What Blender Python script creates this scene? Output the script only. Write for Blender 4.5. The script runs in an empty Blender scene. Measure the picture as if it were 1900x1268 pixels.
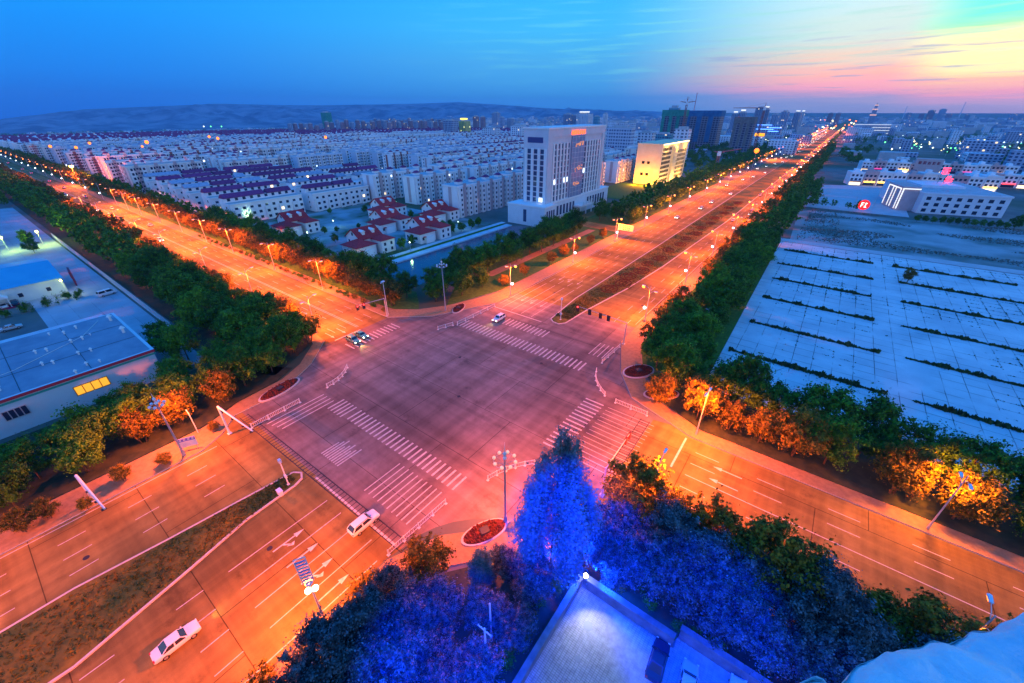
import bpy, math, random
import numpy as np
from mathutils import Vector, Matrix
R=math.radians
rnd=random.Random(7)
S=bpy.context.scene
COL=S.collection
# ------------------------------------------------------------------ camera
H=54.0; F=755.0; TH=math.atan(427/755.0); AZ=R(36.9)
cd=bpy.data.cameras.new("camera"); cam=bpy.data.objects.new("camera",cd); COL.objects.link(cam)
cam.location=(0,0,H); cam.rotation_euler=(math.pi/2-TH,0,AZ)
cd.sensor_width=36; cd.lens=36*F/1900; cd.clip_start=0.05; cd.clip_end=60000
S.camera=cam
S.render.resolution_x=1024; S.render.resolution_y=683
# ------------------------------------------------------------------ view
S.view_settings.view_transform='Standard'; S.view_settings.look='None'
S.view_settings.exposure=0.0; S.view_settings.gamma=1.0
# ------------------------------------------------------------------ world: dusk sky, direction based
SUN_AZ=R(16); SUN_EL=R(1.0)      # sun about to set, ahead and to the right of the boulevard
W=bpy.data.worlds.new("World"); S.world=W; W.use_nodes=True
nt=W.node_tree; N=nt.nodes; L=nt.links; N.clear()
def nd(t,**k):
    n=N.new(t)
    for a,b in k.items(): setattr(n,a,b)
    return n
def ma(op,a,b=None,c=None,clamp=False):
    n=nd('ShaderNodeMath',operation=op); n.use_clamp=clamp
    for i,x in enumerate((a,b,c)):
        if x is None: continue
        if isinstance(x,(int,float)): n.inputs[i].default_value=x
        else: L.new(x,n.inputs[i])
    return n.outputs[0]
def s2l(c):
    return tuple(((x/255/12.92) if x/255<=0.04045 else ((x/255+0.055)/1.055)**2.4) for x in c)
def ramp(fac,pts):
    n=nd('ShaderNodeValToRGB'); e=n.color_ramp.elements
    while len(e)<len(pts): e.new(0.5)
    for i,(p,c) in enumerate(pts):
        e[i].position=p; e[i].color=(*s2l(c),1)
    L.new(fac,n.inputs[0]); return n.outputs[0]
def mix(f,a,b,bt='MIX'):
    n=nd('ShaderNodeMix',data_type='RGBA',blend_type=bt); n.clamp_factor=True
    if isinstance(f,(int,float)): n.inputs[0].default_value=f
    else: L.new(f,n.inputs[0])
    for i,x in ((6,a),(7,b)):
        if isinstance(x,tuple): n.inputs[i].default_value=(*x,1)
        else: L.new(x,n.inputs[i])
    return n.outputs[2]
tc=nd('ShaderNodeTexCoord'); sp=nd('ShaderNodeSeparateXYZ'); L.new(tc.outputs['Generated'],sp.inputs[0])
az=ma('ARCTAN2',sp.outputs[0],sp.outputs[1])            # 0 = along +Y, + = towards +X
el=ma('ARCSINE',sp.outputs[2])
eld=ma('MULTIPLY',el,180/math.pi); azd=ma('MULTIPLY',az,180/math.pi)
# thin streaked cloud warps the bands
cv=nd('ShaderNodeCombineXYZ'); L.new(ma('ADD',ma('MULTIPLY',azd,0.055),ma('MULTIPLY',eld,-0.16)),cv.inputs[0]); L.new(ma('MULTIPLY',eld,0.95),cv.inputs[1])
ns=nd('ShaderNodeTexNoise'); ns.inputs['Scale'].default_value=1.0; ns.inputs['Detail'].default_value=6; ns.inputs['Roughness'].default_value=.6; ns.inputs['Distortion'].default_value=.35
L.new(cv.outputs[0],ns.inputs['Vector'])
cl=ns.outputs['Fac']
w=ma('MULTIPLY',ma('SUBTRACT',cl,0.5),3.2)
elw=ma('ADD',eld,w)
t=ma('DIVIDE',ma('ADD',eld,1.0),21.0,clamp=True); tw=ma('DIVIDE',ma('ADD',elw,1.0),21.0,clamp=True)
def P(e): return max(0,min(1,(e+1)/21.0))
left =ramp(t,[(P(-1),(18,92,205)),(P(0),(24,104,214)),(P(3),(26,128,232)),(P(8),(20,146,246)),(P(14),(14,146,250)),(P(20),(10,128,250))])
cen  =ramp(t,[(P(-1),(56,118,205)),(P(0),(70,142,215)),(P(2),(84,158,226)),(P(5),(98,172,232)),(P(8),(84,184,244)),(P(12),(66,180,250)),(P(20),(30,140,250))])
right=ramp(tw,[(P(-1),(120,140,200)),(P(.3),(130,158,215)),(P(1.1),(170,170,215)),(P(1.9),(255,172,195)),(P(3.2),(255,185,175)),(P(4.5),(225,208,200)),(P(6.4),(190,222,235)),(P(9.5),(180,225,255)),(P(20),(60,160,255))])
far  =ramp(tw,[(P(-1),(120,140,200)),(P(.3),(145,162,215)),(P(1.0),(215,170,208)),(P(1.5),(255,175,190)),(P(2.4),(255,205,165)),(P(3.1),(255,255,185)),(P(5.6),(255,255,200)),(P(6.3),(140,255,200)),(P(7.2),(85,255,245)),(P(20),(60,180,255))])
def sm(x,a,b):
    n=nd('ShaderNodeMapRange',interpolation_type='SMOOTHSTEP'); L.new(x,n.inputs[0]); n.inputs[1].default_value=a; n.inputs[2].default_value=b; return n.outputs[0]
a2=ma('ADD',azd,ma('MULTIPLY',w,0.9))
c1=mix(sm(azd,-82,-30),left,cen); c2=mix(sm(azd,-27,-3),c1,right); c3=mix(sm(a2,.5,5.5),c2,far)
# beyond the western glow the sky turns blue again
back=(.50,.66,1.35)
c4=mix(sm(azd,28,60),c3,back)
c4=mix(sm(ma('MULTIPLY',azd,-1),96,120),c4,back)
# mauve cloud streaks low over the west
stv=nd('ShaderNodeCombineXYZ'); L.new(ma('ADD',ma('MULTIPLY',azd,0.10),ma('MULTIPLY',eld,-0.3)),stv.inputs[0]); L.new(ma('MULTIPLY',eld,2.1),stv.inputs[1])
n2=nd('ShaderNodeTexNoise'); n2.inputs['Scale'].default_value=1.3; n2.inputs['Detail'].default_value=5; n2.inputs['Roughness'].default_value=.55; L.new(stv.outputs[0],n2.inputs['Vector'])
streak=ma('MULTIPLY',ma('MULTIPLY',sm(n2.outputs['Fac'],.54,.68),sm(azd,-30,-12)),ma('MULTIPLY',sm(eld,.6,1.5),ma('SUBTRACT',1.0,sm(eld,5,7.5))))
c5=mix(ma('MULTIPLY',streak,.7),c4,s2l((150,165,215)))
n3=nd('ShaderNodeTexNoise'); n3.inputs['Scale'].default_value=2.2; n3.inputs['Detail'].default_value=4; L.new(cv.outputs[0],n3.inputs['Vector'])
st2=ma('MULTIPLY',sm(n3.outputs['Fac'],.48,.70),ma('MULTIPLY',sm(azd,-55,-18),sm(eld,2,5)))
c5=mix(ma('MULTIPLY',st2,.5),c5,s2l((150,215,225)))
# deep blue vault overhead (outside the picture) that lights the town
vault=(0.006,0.27,1.15)
c6=mix(sm(eld,17,32),c5,vault)
ny=nd('ShaderNodeTexSky'); ny.sky_type='NISHITA'; ny.sun_disc=False; ny.sun_elevation=SUN_EL; ny.sun_rotation=SUN_AZ
add=mix(0.012,c6,ny.outputs[0],'ADD')
boost=mix(sm(azd,-30,0),(.62,1.16,1.18),(1.50,1.34,1.06)); add=mix(1.0,add,boost,'MULTIPLY')
bg=nd('ShaderNodeBackground'); L.new(add,bg.inputs[0]); bg.inputs[1].default_value=1.0
wo=nd('ShaderNodeOutputWorld'); L.new(bg.outputs[0],wo.inputs[0])
# last glow of the sun, very weak
sl=bpy.data.lights.new("sun",'SUN'); sl.energy=0.12; sl.angle=R(6); sl.color=(1,.55,.5)
so=bpy.data.objects.new("sun",sl); COL.objects.link(so)
so.rotation_euler=Vector((-math.sin(SUN_AZ),-math.cos(SUN_AZ),-math.tan(R(5)))).to_track_quat('-Z','Y').to_euler()
S.render.engine='CYCLES'
S.cycles.max_bounces=4; S.cycles.diffuse_bounces=2; S.cycles.glossy_bounces=2; S.cycles.transmission_bounces=2; S.cycles.volume_bounces=0
S.cycles.sample_clamp_indirect=4; S.cycles.sample_clamp_direct=0
try: S.cycles.use_light_tree=True
except: pass
# ------------------------------------------------------------------ measuring: a pixel of the photograph to a point of the ground
cth,sth=math.cos(TH),math.sin(TH)
def G(px,py,z=0.0):
    a=(px-950)/F; b=(py-634)/F
    d=b*cth+sth; f=cth-b*sth; t=(H-z)/d
    x,y=a*t,f*t
    return (x*math.cos(AZ)-y*math.sin(AZ), x*math.sin(AZ)+y*math.cos(AZ))
def top_z(px,py,pxt,pyt):
    """height of something whose foot is at px,py and whose top is seen at pyt"""
    a=(px-950)/F; b=(py-634)/F; d=b*cth+sth; f=cth-b*sth; r=math.hypot(a,f)*H/d
    a2=(pxt-950)/F; b2=(pyt-634)/F; d2=b2*cth+sth; f2=cth-b2*sth
    return H-r*d2/math.hypot(a2,f2)
# ------------------------------------------------------------------ materials
MATS={}
def mat(name,col,rough=.85,col2=None,scale=1.0,detail=4,bump=0,emit=None,es=0,metal=0,rand=0,spec=.3,contrast=(.35,.65),col3=None,scale3=.02,world=False):
    if name in MATS: return MATS[name]
    m=bpy.data.materials.new(name); m.use_nodes=True; MATS[name]=m
    n=m.node_tree.nodes; l=m.node_tree.links; b=n['Principled BSDF']
    b.inputs['Base Color'].default_value=(*col,1); b.inputs['Roughness'].default_value=rough; b.inputs['Metallic'].default_value=metal
    b.inputs['Specular IOR Level'].default_value=spec
    last=None
    if col2 is not None:
        t=n.new('ShaderNodeTexCoord'); ns=n.new('ShaderNodeTexNoise'); ns.inputs['Scale'].default_value=scale; ns.inputs['Detail'].default_value=detail; ns.inputs['Roughness'].default_value=.6
        if world:
            g=n.new('ShaderNodeNewGeometry'); src=g.outputs['Position']
        else: src=t.outputs['Object']
        l.new(src,ns.inputs['Vector'])
        r=n.new('ShaderNodeValToRGB'); r.color_ramp.elements[0].position=contrast[0]; r.color_ramp.elements[1].position=contrast[1]
        r.color_ramp.elements[0].color=(*col,1); r.color_ramp.elements[1].color=(*col2,1)
        l.new(ns.outputs['Fac'],r.inputs[0]); last=r.outputs[0]
        if col3 is not None:
            n3=n.new('ShaderNodeTexNoise'); n3.inputs['Scale'].default_value=scale3; n3.inputs['Detail'].default_value=3; l.new(src,n3.inputs['Vector'])
            r3=n.new('ShaderNodeValToRGB'); r3.color_ramp.elements[0].position=.42; r3.color_ramp.elements[1].position=.62; l.new(n3.outputs['Fac'],r3.inputs[0])
            mx=n.new('ShaderNodeMix'); mx.data_type='RGBA'; l.new(r3.outputs[0],mx.inputs[0]); l.new(last,mx.inputs[6]); mx.inputs[7].default_value=(*col3,1); last=mx.outputs[2]
        if bump:
            bp=n.new('ShaderNodeBump'); bp.inputs['Strength'].default_value=bump; bp.inputs['Distance'].default_value=.1
            l.new(ns.outputs['Fac'],bp.inputs['Height']); l.new(bp.outputs[0],b.inputs['Normal'])
    if rand:
        oi=n.new('ShaderNodeObjectInfo'); hs=n.new('ShaderNodeHueSaturation')
        mr=n.new('ShaderNodeMapRange'); mr.inputs[3].default_value=1-rand; mr.inputs[4].default_value=1+rand; l.new(oi.outputs['Random'],mr.inputs[0])
        l.new(mr.outputs[0],hs.inputs['Value'])
        if last: l.new(last,hs.inputs['Color'])
        else: hs.inputs['Color'].default_value=(*col,1)
        last=hs.outputs[0]
    if last: l.new(last,b.inputs['Base Color'])
    if emit is not None:
        b.inputs['Emission Color'].default_value=(*emit,1); b.inputs['Emission Strength'].default_value=es
        m.cycles.emission_sampling='NONE'
    return m
def road_mat(name,c1,c2,c3,seam=True):
    """asphalt with worn patches, slab joints and tyre-darkened lanes"""
    m=mat(name,c1,.72,c2,.6,8,.25,contrast=(.3,.7),col3=c3,scale3=.045,world=True,spec=.06)
    n=m.node_tree.nodes; l=m.node_tree.links; b=n['Principled BSDF']
    g=n.new('ShaderNodeNewGeometry'); src=b.inputs['Base Color'].links[0].from_socket
    # fine grit
    gr=n.new('ShaderNodeTexNoise'); gr.inputs['Scale'].default_value=14; gr.inputs['Detail'].default_value=3; l.new(g.outputs['Position'],gr.inputs['Vector'])
    mr=n.new('ShaderNodeMapRange'); mr.inputs[3].default_value=.72; mr.inputs[4].default_value=1.28; l.new(gr.outputs['Fac'],mr.inputs[0])
    mx=n.new('ShaderNodeMix'); mx.data_type='RGBA'; mx.blend_type='MULTIPLY'; mx.inputs[0].default_value=1; l.new(src,mx.inputs[6]); l.new(mr.outputs[0],mx.inputs[7])
    out=mx.outputs[2]
    # sweeping tyre marks: rings round the four corners of the crossing
    wv=n.new('ShaderNodeTexWave'); wv.wave_type='RINGS'; wv.rings_direction='Z'; wv.inputs['Scale'].default_value=.16; wv.inputs['Distortion'].default_value=34; wv.inputs['Detail'].default_value=4; wv.inputs['Detail Scale'].default_value=.35
    mp=n.new('ShaderNodeMapping'); mp.inputs['Location'].default_value=(36,-66,0); l.new(g.outputs['Position'],mp.inputs['Vector']); l.new(mp.outputs[0],wv.inputs['Vector'])
    m2=n.new('ShaderNodeMapRange'); m2.inputs[1].default_value=.75; m2.inputs[2].default_value=1; m2.inputs[3].default_value=1; m2.inputs[4].default_value=.95; l.new(wv.outputs['Fac'],m2.inputs[0])
    mx2=n.new('ShaderNodeMix'); mx2.data_type='RGBA'; mx2.blend_type='MULTIPLY'; mx2.inputs[0].default_value=1; l.new(out,mx2.inputs[6]); l.new(m2.outputs[0],mx2.inputs[7]); out=mx2.outputs[2]
    for sx,sy in ((.9,.012),(.012,.9)):        # tracks worn dark along both roads
        mp2=n.new('ShaderNodeMapping'); mp2.inputs['Scale'].default_value=(sx,sy,1); l.new(g.outputs['Position'],mp2.inputs['Vector'])
        tn=n.new('ShaderNodeTexNoise'); tn.inputs['Scale'].default_value=.55; tn.inputs['Detail'].default_value=4; l.new(mp2.outputs[0],tn.inputs['Vector'])
        tr=n.new('ShaderNodeMapRange'); tr.inputs[1].default_value=.35; tr.inputs[2].default_value=.65; tr.inputs[3].default_value=.78; tr.inputs[4].default_value=1.12; l.new(tn.outputs['Fac'],tr.inputs[0])
        mm=n.new('ShaderNodeMix'); mm.data_type='RGBA'; mm.blend_type='MULTIPLY'; mm.inputs[0].default_value=1; l.new(out,mm.inputs[6]); l.new(tr.outputs[0],mm.inputs[7]); out=mm.outputs[2]
    # oil stains
    on=n.new('ShaderNodeTexNoise'); on.inputs['Scale'].default_value=.22; on.inputs['Detail'].default_value=7; on.inputs['Roughness'].default_value=.7; l.new(g.outputs['Position'],on.inputs['Vector'])
    orr=n.new('ShaderNodeMapRange'); orr.inputs[1].default_value=.56; orr.inputs[2].default_value=.70; orr.inputs[3].default_value=1; orr.inputs[4].default_value=.62; l.new(on.outputs['Fac'],orr.inputs[0])
    mm=n.new('ShaderNodeMix'); mm.data_type='RGBA'; mm.blend_type='MULTIPLY'; mm.inputs[0].default_value=1; l.new(out,mm.inputs[6]); l.new(orr.outputs[0],mm.inputs[7]); out=mm.outputs[2]
    # repair joints
    bk=n.new('ShaderNodeTexBrick'); bk.offset=.35; bk.inputs['Scale'].default_value=.1; bk.inputs['Mortar Size'].default_value=.006; bk.inputs['Brick Width'].default_value=1.9; bk.inputs['Row Height'].default_value=1.25
    bk.inputs['Color1'].default_value=(1,1,1,1); bk.inputs['Color2'].default_value=(.93,.93,.93,1); bk.inputs['Mortar'].default_value=(.35,.35,.35,1); l.new(g.outputs['Position'],bk.inputs['Vector'])
    mx3=n.new('ShaderNodeMix'); mx3.data_type='RGBA'; mx3.blend_type='MULTIPLY'; mx3.inputs[0].default_value=1; l.new(out,mx3.inputs[6]); l.new(bk.outputs['Color'],mx3.inputs[7])
    l.new(mx3.outputs[2],b.inputs['Base Color'])
    return m
# ------------------------------------------------------------------ mesh building
class MB:
    def __init__(s): s.v=[]; s.f=[]; s.m=[]
    def add(s,v,f,mi=0):
        o=len(s.v); s.v+=[tuple(p) for p in v]; s.f+=[tuple(i+o for i in q) for q in f]; s.m+=[mi]*len(f); return s
    def box(s,x0,x1,y0,y1,z0,z1,mi=0,rz=0,c=None):
        v=[(x0,y0,z0),(x1,y0,z0),(x1,y1,z0),(x0,y1,z0),(x0,y0,z1),(x1,y0,z1),(x1,y1,z1),(x0,y1,z1)]
        if rz:
            cx,cy=c if c else ((x0+x1)/2,(y0+y1)/2); ca,sa=math.cos(rz),math.sin(rz)
            v=[(cx+(x-cx)*ca-(y-cy)*sa,cy+(x-cx)*sa+(y-cy)*ca,z) for x,y,z in v]
        return s.add(v,[(3,2,1,0),(4,5,6,7),(0,1,5,4),(1,2,6,5),(2,3,7,6),(3,0,4,7)],mi)
    def prism(s,poly,z0,z1,mi=0,mt=None):
        n=len(poly); v=[(x,y,z0) for x,y in poly]+[(x,y,z1) for x,y in poly]
        s.add(v,[tuple(range(n-1,-1,-1))]+[(i,(i+1)%n,n+(i+1)%n,n+i) for i in range(n)],mi)
        s.f.append(tuple(len(s.v)-n+i for i in range(n))); s.m.append(mi if mt is None else mt); return s
    def tube(s,p0,p1,r0,r1=None,n=8,mi=0,cap=True):
        r1=r0 if r1 is None else r1; p0=Vector(p0); p1=Vector(p1); d=(p1-p0).normalized()
        a=Vector((0,0,1)) if abs(d.z)<.9 else Vector((1,0,0)); u=d.cross(a).normalized(); w=d.cross(u)
        v=[]
        for p,r in ((p0,r0),(p1,r1)):
            for i in range(n):
                t=2*math.pi*i/n; v.append(p+u*(r*math.cos(t))+w*(r*math.sin(t)))
        f=[(i,(i+1)%n,n+(i+1)%n,n+i) for i in range(n)]
        if cap: f+=[tuple(range(n-1,-1,-1)),tuple(range(n,2*n))]
        return s.add(v,f,mi)
    def path(s,pts,r,n=6,mi=0):
        for a,b in zip(pts[:-1],pts[1:]): s.tube(a,b,r,r,n,mi)
        return s
    def ball(s,c,r,n=10,mi=0,sz=1):
        v=[(c[0],c[1],c[2]+r*sz)]; k=n//2
        for j in range(1,k):
            a=math.pi*j/k
            for i in range(n): t=2*math.pi*i/n; v.append((c[0]+r*math.sin(a)*math.cos(t),c[1]+r*math.sin(a)*math.sin(t),c[2]+r*sz*math.cos(a)))
        v.append((c[0],c[1],c[2]-r*sz)); f=[(0,1+i,1+(i+1)%n) for i in range(n)]
        for j in range(k-2):
            for i in range(n): a=1+j*n+i; b=1+j*n+(i+1)%n; f.append((a,a+n,b+n,b))
        e=len(v)-1; f+=[(e,1+(k-2)*n+(i+1)%n,1+(k-2)*n+i) for i in range(n)]
        return s.add(v,f,mi)
    def quad(s,a,b,c,d,mi=0): return s.add([a,b,c,d],[(0,1,2,3)],mi)
    def mesh(s,name,mats,smooth=False):
        me=bpy.data.meshes.new(name); me.from_pydata(s.v,[],s.f)
        for m in mats: me.materials.append(m)
        if len(mats)>1: me.polygons.foreach_set('material_index',s.m)
        if smooth: me.polygons.foreach_set('use_smooth',[True]*len(s.f))
        me.update(); return me
KIDS={}
def ob(name,me,parent=None,loc=(0,0,0),rz=0):
    o=bpy.data.objects.new(name,me); COL.objects.link(o); o.location=loc; o.rotation_euler=(0,0,rz)
    if parent is not None: o.parent=parent; KIDS.setdefault(parent.name,[]).append(o)
    return o
def tag(o,label,cat,group=None):
    o['label']=label; o['category']=cat
    if group: o['group']=group
    elif 'group' in o: del o['group']
    return o
def empty(name,loc,label,cat,group=None,rz=0):
    o=bpy.data.objects.new(name,None); COL.objects.link(o); o.location=loc; o.rotation_euler=(0,0,rz); o.empty_display_size=.3
    return tag(o,label,cat,group)
def dup(o,loc=None,rz=None,label=None,group=None,scale=None,parent=None,par_keep=False):
    c=o.copy(); COL.objects.link(c)
    if parent is not None: c.parent=parent; KIDS.setdefault(parent.name,[]).append(c)
    if loc is not None: c.location=loc
    if rz is not None: c.rotation_euler=(0,0,rz)
    if scale is not None: c.scale=(scale,)*3 if isinstance(scale,(int,float)) else scale
    if label: c['label']=label
    if group: c['group']=group
    for k in list(KIDS.get(o.name,[])): dup(k,parent=c)
    return c
def struct(name,mb,mats,**k):
    o=ob(name,mb.mesh(name,mats,**k)); o['kind']='structure'; return o
ORD=['first','second','third','fourth','fifth','sixth','seventh','eighth','ninth','tenth','eleventh','twelfth','thirteenth','fourteenth','fifteenth','sixteenth','seventeenth','eighteenth','nineteenth','twentieth']
def od(i): return ORD[i] if i<20 else 'number %d'%(i+1)
# palette
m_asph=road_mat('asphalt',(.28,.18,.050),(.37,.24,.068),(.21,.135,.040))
m_rtint=road_mat('road_mauve_light',(.25,.175,.15),(.33,.235,.20),(.19,.135,.115))  # road copy for the crossing, its mauve dusk light put into the colour
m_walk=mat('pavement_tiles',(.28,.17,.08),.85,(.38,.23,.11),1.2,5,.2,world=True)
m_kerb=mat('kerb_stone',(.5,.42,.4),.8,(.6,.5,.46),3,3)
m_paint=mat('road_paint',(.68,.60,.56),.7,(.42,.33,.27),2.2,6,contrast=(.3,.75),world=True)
m_soil=mat('town_ground',(.10,.11,.12),.95,(.2,.2,.2),.05,6,world=True,col3=(.06,.09,.05),scale3=.01)
m_grass=mat('grass',(.03,.10,.012),.95,(.07,.17,.02),.8,6,.4,world=True)
m_dryg=mat('dry_grass',(.12,.085,.012),.95,(.22,.15,.02),.9,7,.5,world=True,col3=(.05,.085,.015),scale3=.12)
m_redpl=mat('red_planting',(.05,.012,.006),.9,(.17,.03,.012),2.5,4,.5,world=True)
m_white=mat('white_metal',(.75,.72,.72),.5)
m_pole=mat('pole_grey',(.55,.52,.55),.45,metal=.2)
m_dark=mat('dark_metal',(.04,.04,.045),.5)
m_trunk=mat('bark',(.09,.06,.04),.9,(.16,.11,.07),4)
# ================================================================== STRUCTURE: ground, hills, roads
def left_k(phi):      # 1 towards the far left, where the plain falls away
    return max(0,min(1,(R(4)-phi)/R(30)))
def gz(r,phi): return -0.06-left_k(phi)*0.017*max(0,r-900)+(1-left_k(phi))*max(0,r-5200)*.010
mb=MB(); rs=[0,60,120,250,500,900,1300,1800,2600,3600,5200,6800,8500]
NPH=96
for r in rs:
    for j in range(NPH):
        ph=2*math.pi*j/NPH-math.pi; a=ph-AZ       # a measured clockwise from +Y
        mb.v.append((r*math.sin(a),r*math.cos(a),gz(r,ph if abs(ph)<R(75) else R(10))))
for i in range(len(rs)-1):
    for j in range(NPH):
        k=(j+1)%NPH; mb.f.append((i*NPH+j,i*NPH+k,(i+1)*NPH+k,(i+1)*NPH+j)[::-1]); mb.m.append(0)
struct('ground',mb,[m_soil])
m_hill=mat('haze_blue_hills',(.09,.12,.20),.95,(.26,.29,.38),.006,9,0,world=True,contrast=(.4,.6))  # blue of the distance haze put into the hill colour
from mathutils import noise as mn
mb=MB(); NA,NR=260,34
prof=[(-140,250),(0,221),(95,211),(158,203),(253,199),(404,193),(600,196),(760,193),(853,190),(960,197),(1042,203),(1150,206),(1260,208)]
def hp(px):
    for (a,b),(c,d) in zip(prof[:-1],prof[1:]):
        if a<=px<=c: return b+(d-b)*(px-a)/(c-a)
    return prof[0][1] if px<prof[0][0] else 209
for i in range(NA+1):
    px=-140+1400*i/NA; ph=math.atan((px-950)/(F/cth)); yt=hp(px)
    b=(yt-634)/F; a=(px-950)/F; d=b*cth+sth; f=cth-b*sth; slope=d/math.hypot(a,f)
    for j in range(NR+1):
        r=2700+ (7200-2700)*(j/NR); zt=H-7200*slope; z0=gz(2700,ph)-6
        u=j/NR; x=r*math.sin(ph-AZ); y=r*math.cos(ph-AZ)
        n=mn.fractal(Vector((x/620,y/620,0)),1.0,2.1,6); rid=1-abs(mn.noise(Vector((x/420,y/420,3.3))))*2
        z=z0+(zt-z0)*(u**1.15)*(.80+.2*u)+ (n*48+rid*70-30)*math.sin(math.pi*min(1,u*1.02))*(.35+.65*min(1,(zt-z0)/120)) + (n*5 if j==NR else 0)
        mb.v.append((x,y,z))
for i in range(NA):
    for j in range(NR): a=i*(NR+1)+j; mb.f.append((a,a+1,a+NR+2,a+NR+1)); mb.m.append(0)
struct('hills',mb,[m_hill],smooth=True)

def arc(cx,cy,r,a0,a1,n=8): return [(cx+r*math.cos(R(a0+(a1-a0)*i/n)),cy+r*math.sin(R(a0+(a1-a0)*i/n))) for i in range(n+1)]
def sheet(name,poly,z,m):
    mb=MB(); mb.add([(x,y,z) for x,y in poly],[tuple(range(len(poly)))]); 
    return struct(name,mb,[m])
# roads as sheets; the crossing has wide curved corners
sheet('road_crossing',[(-84,19.2)]+[(-34.0,19.2)]+arc(-18.5,17,16,172,112,6)[1:]+[(-19,36),(-15.4,40),(-15.4,67.9),(-22,72),(-28,80),(-34,94),(-34,104)]+[(-76,104),(-76,94),(-80,86),(-86,74),(-96,65.5)]+[(-96,44.2),(-90,38),(-86,31),(-84,26)],0.0,m_rtint)
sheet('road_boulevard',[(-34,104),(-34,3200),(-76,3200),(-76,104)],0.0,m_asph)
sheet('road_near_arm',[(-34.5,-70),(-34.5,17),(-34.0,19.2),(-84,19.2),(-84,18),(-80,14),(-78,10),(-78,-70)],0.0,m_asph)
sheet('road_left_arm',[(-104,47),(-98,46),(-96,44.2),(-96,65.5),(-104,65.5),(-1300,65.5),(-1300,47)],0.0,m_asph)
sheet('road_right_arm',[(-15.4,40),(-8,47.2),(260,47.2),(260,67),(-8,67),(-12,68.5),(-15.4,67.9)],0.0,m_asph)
m_conc=mat('parking_concrete',(.46,.50,.56),.85,(.70,.72,.76),.09,9,.15,world=True,contrast=(.3,.7),spec=.2)
def grid_mat(m,w,h,mort,sc=1.0,dark=.45,ms=.02):
    n=m.node_tree.nodes; l=m.node_tree.links; b=n['Principled BSDF']; src=b.inputs['Base Color'].links[0].from_socket
    g=n.new('ShaderNodeNewGeometry'); dn=n.new('ShaderNodeTexNoise'); dn.inputs['Scale'].default_value=.35; dn.inputs['Detail'].default_value=5
    l.new(g.outputs['Position'],dn.inputs['Vector'])
    mx=n.new('ShaderNodeMix'); mx.data_type='RGBA'; mx.blend_type='LINEAR_LIGHT'; mx.inputs[0].default_value=.12*sc
    l.new(g.outputs['Position'],mx.inputs[6]); l.new(dn.outputs['Color'],mx.inputs[7])
    bk=n.new('ShaderNodeTexBrick'); bk.offset=0; bk.inputs['Scale'].default_value=1; bk.inputs['Brick Width'].default_value=w; bk.inputs['Row Height'].default_value=h; bk.inputs['Mortar Size'].default_value=ms; bk.inputs['Mortar Smooth'].default_value=.4
    bk.inputs['Color1'].default_value=(1,1,1,1); bk.inputs['Color2'].default_value=(.9,.9,.9,1); bk.inputs['Mortar'].default_value=(dark,dark,dark,1)
    l.new(mx.outputs[2],bk.inputs['Vector'])
    # joints are only partly weed-grown
    jn=n.new('ShaderNodeTexNoise'); jn.inputs['Scale'].default_value=.12; jn.inputs['Detail'].default_value=4; l.new(g.outputs['Position'],jn.inputs['Vector'])
    jr=n.new('ShaderNodeValToRGB'); jr.color_ramp.elements[0].position=.40; jr.color_ramp.elements[1].position=.56; l.new(jn.outputs['Fac'],jr.inputs[0])
    m3=n.new('ShaderNodeMix'); m3.data_type='RGBA'; l.new(jr.outputs[0],m3.inputs[0]); m3.inputs[6].default_value=(1,1,1,1); l.new(bk.outputs['Color'],m3.inputs[7])
    m4=n.new('ShaderNodeMix'); m4.data_type='RGBA'; m4.blend_type='MULTIPLY'; m4.inputs[0].default_value=1; l.new(src,m4.inputs[6]); l.new(m3.outputs[2],m4.inputs[7]); l.new(m4.outputs[2],b.inputs['Base Color'])
grid_mat(m_conc,4.1,3.7,.05,ms=.10,dark=.28)
def slab(name,poly,z0,z1,m):
    mb=MB(); mb.prism(poly,z0,z1); return struct(name,mb,[m])
slab('parking_lot',[(-10.5,86),(130,86),(130,234),(-13,231)],-.3,.10,m_conc)
m_dirt=mat('bare_earth',(.30,.32,.34),.95,(.40,.42,.45),.06,8,.3,world=True,col3=(.10,.16,.15),scale3=.035)
slab('bare_field',[(-10,238),(150,244),(150,334),(-14,322)],-.3,.05,m_dirt)
m_track=mat('service_road_concrete',(.42,.42,.46),.85,(.52,.50,.55),.2,6,.1,world=True)
slab('service_road_beyond_parking',[(-34,231.5),(140,236),(140,243),(-34,237)],-.3,.08,m_track)
slab('shop_forecourt',[(-14,334),(40,334),(40,478),(-12,446)],-.3,.04,m_track)
# pavements with kerbs
def walk(name,poly,m=m_walk):
    mb=MB(); mb.prism(poly,-.3,.13,1,0); return struct(name,mb,[m,m_kerb])
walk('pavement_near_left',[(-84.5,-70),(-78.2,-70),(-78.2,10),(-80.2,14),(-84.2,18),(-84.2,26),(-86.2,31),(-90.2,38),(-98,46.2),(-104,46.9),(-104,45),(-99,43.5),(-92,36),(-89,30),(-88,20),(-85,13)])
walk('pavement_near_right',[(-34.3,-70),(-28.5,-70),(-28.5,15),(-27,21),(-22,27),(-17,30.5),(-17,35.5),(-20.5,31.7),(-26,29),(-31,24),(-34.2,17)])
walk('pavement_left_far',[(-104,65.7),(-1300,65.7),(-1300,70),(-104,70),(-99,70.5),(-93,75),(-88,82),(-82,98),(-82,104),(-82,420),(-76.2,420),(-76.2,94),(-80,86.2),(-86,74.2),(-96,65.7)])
walk('pavement_right_far',[(-7.8,67.2),(260,67.2),(260,70.2),(-7,70.2),(-17,74.5),(-23,82),(-29,96),(-29,420),(-33.8,420),(-33.8,94),(-27.8,80.2),(-21.8,72.2),(-12,68.7)])
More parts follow.
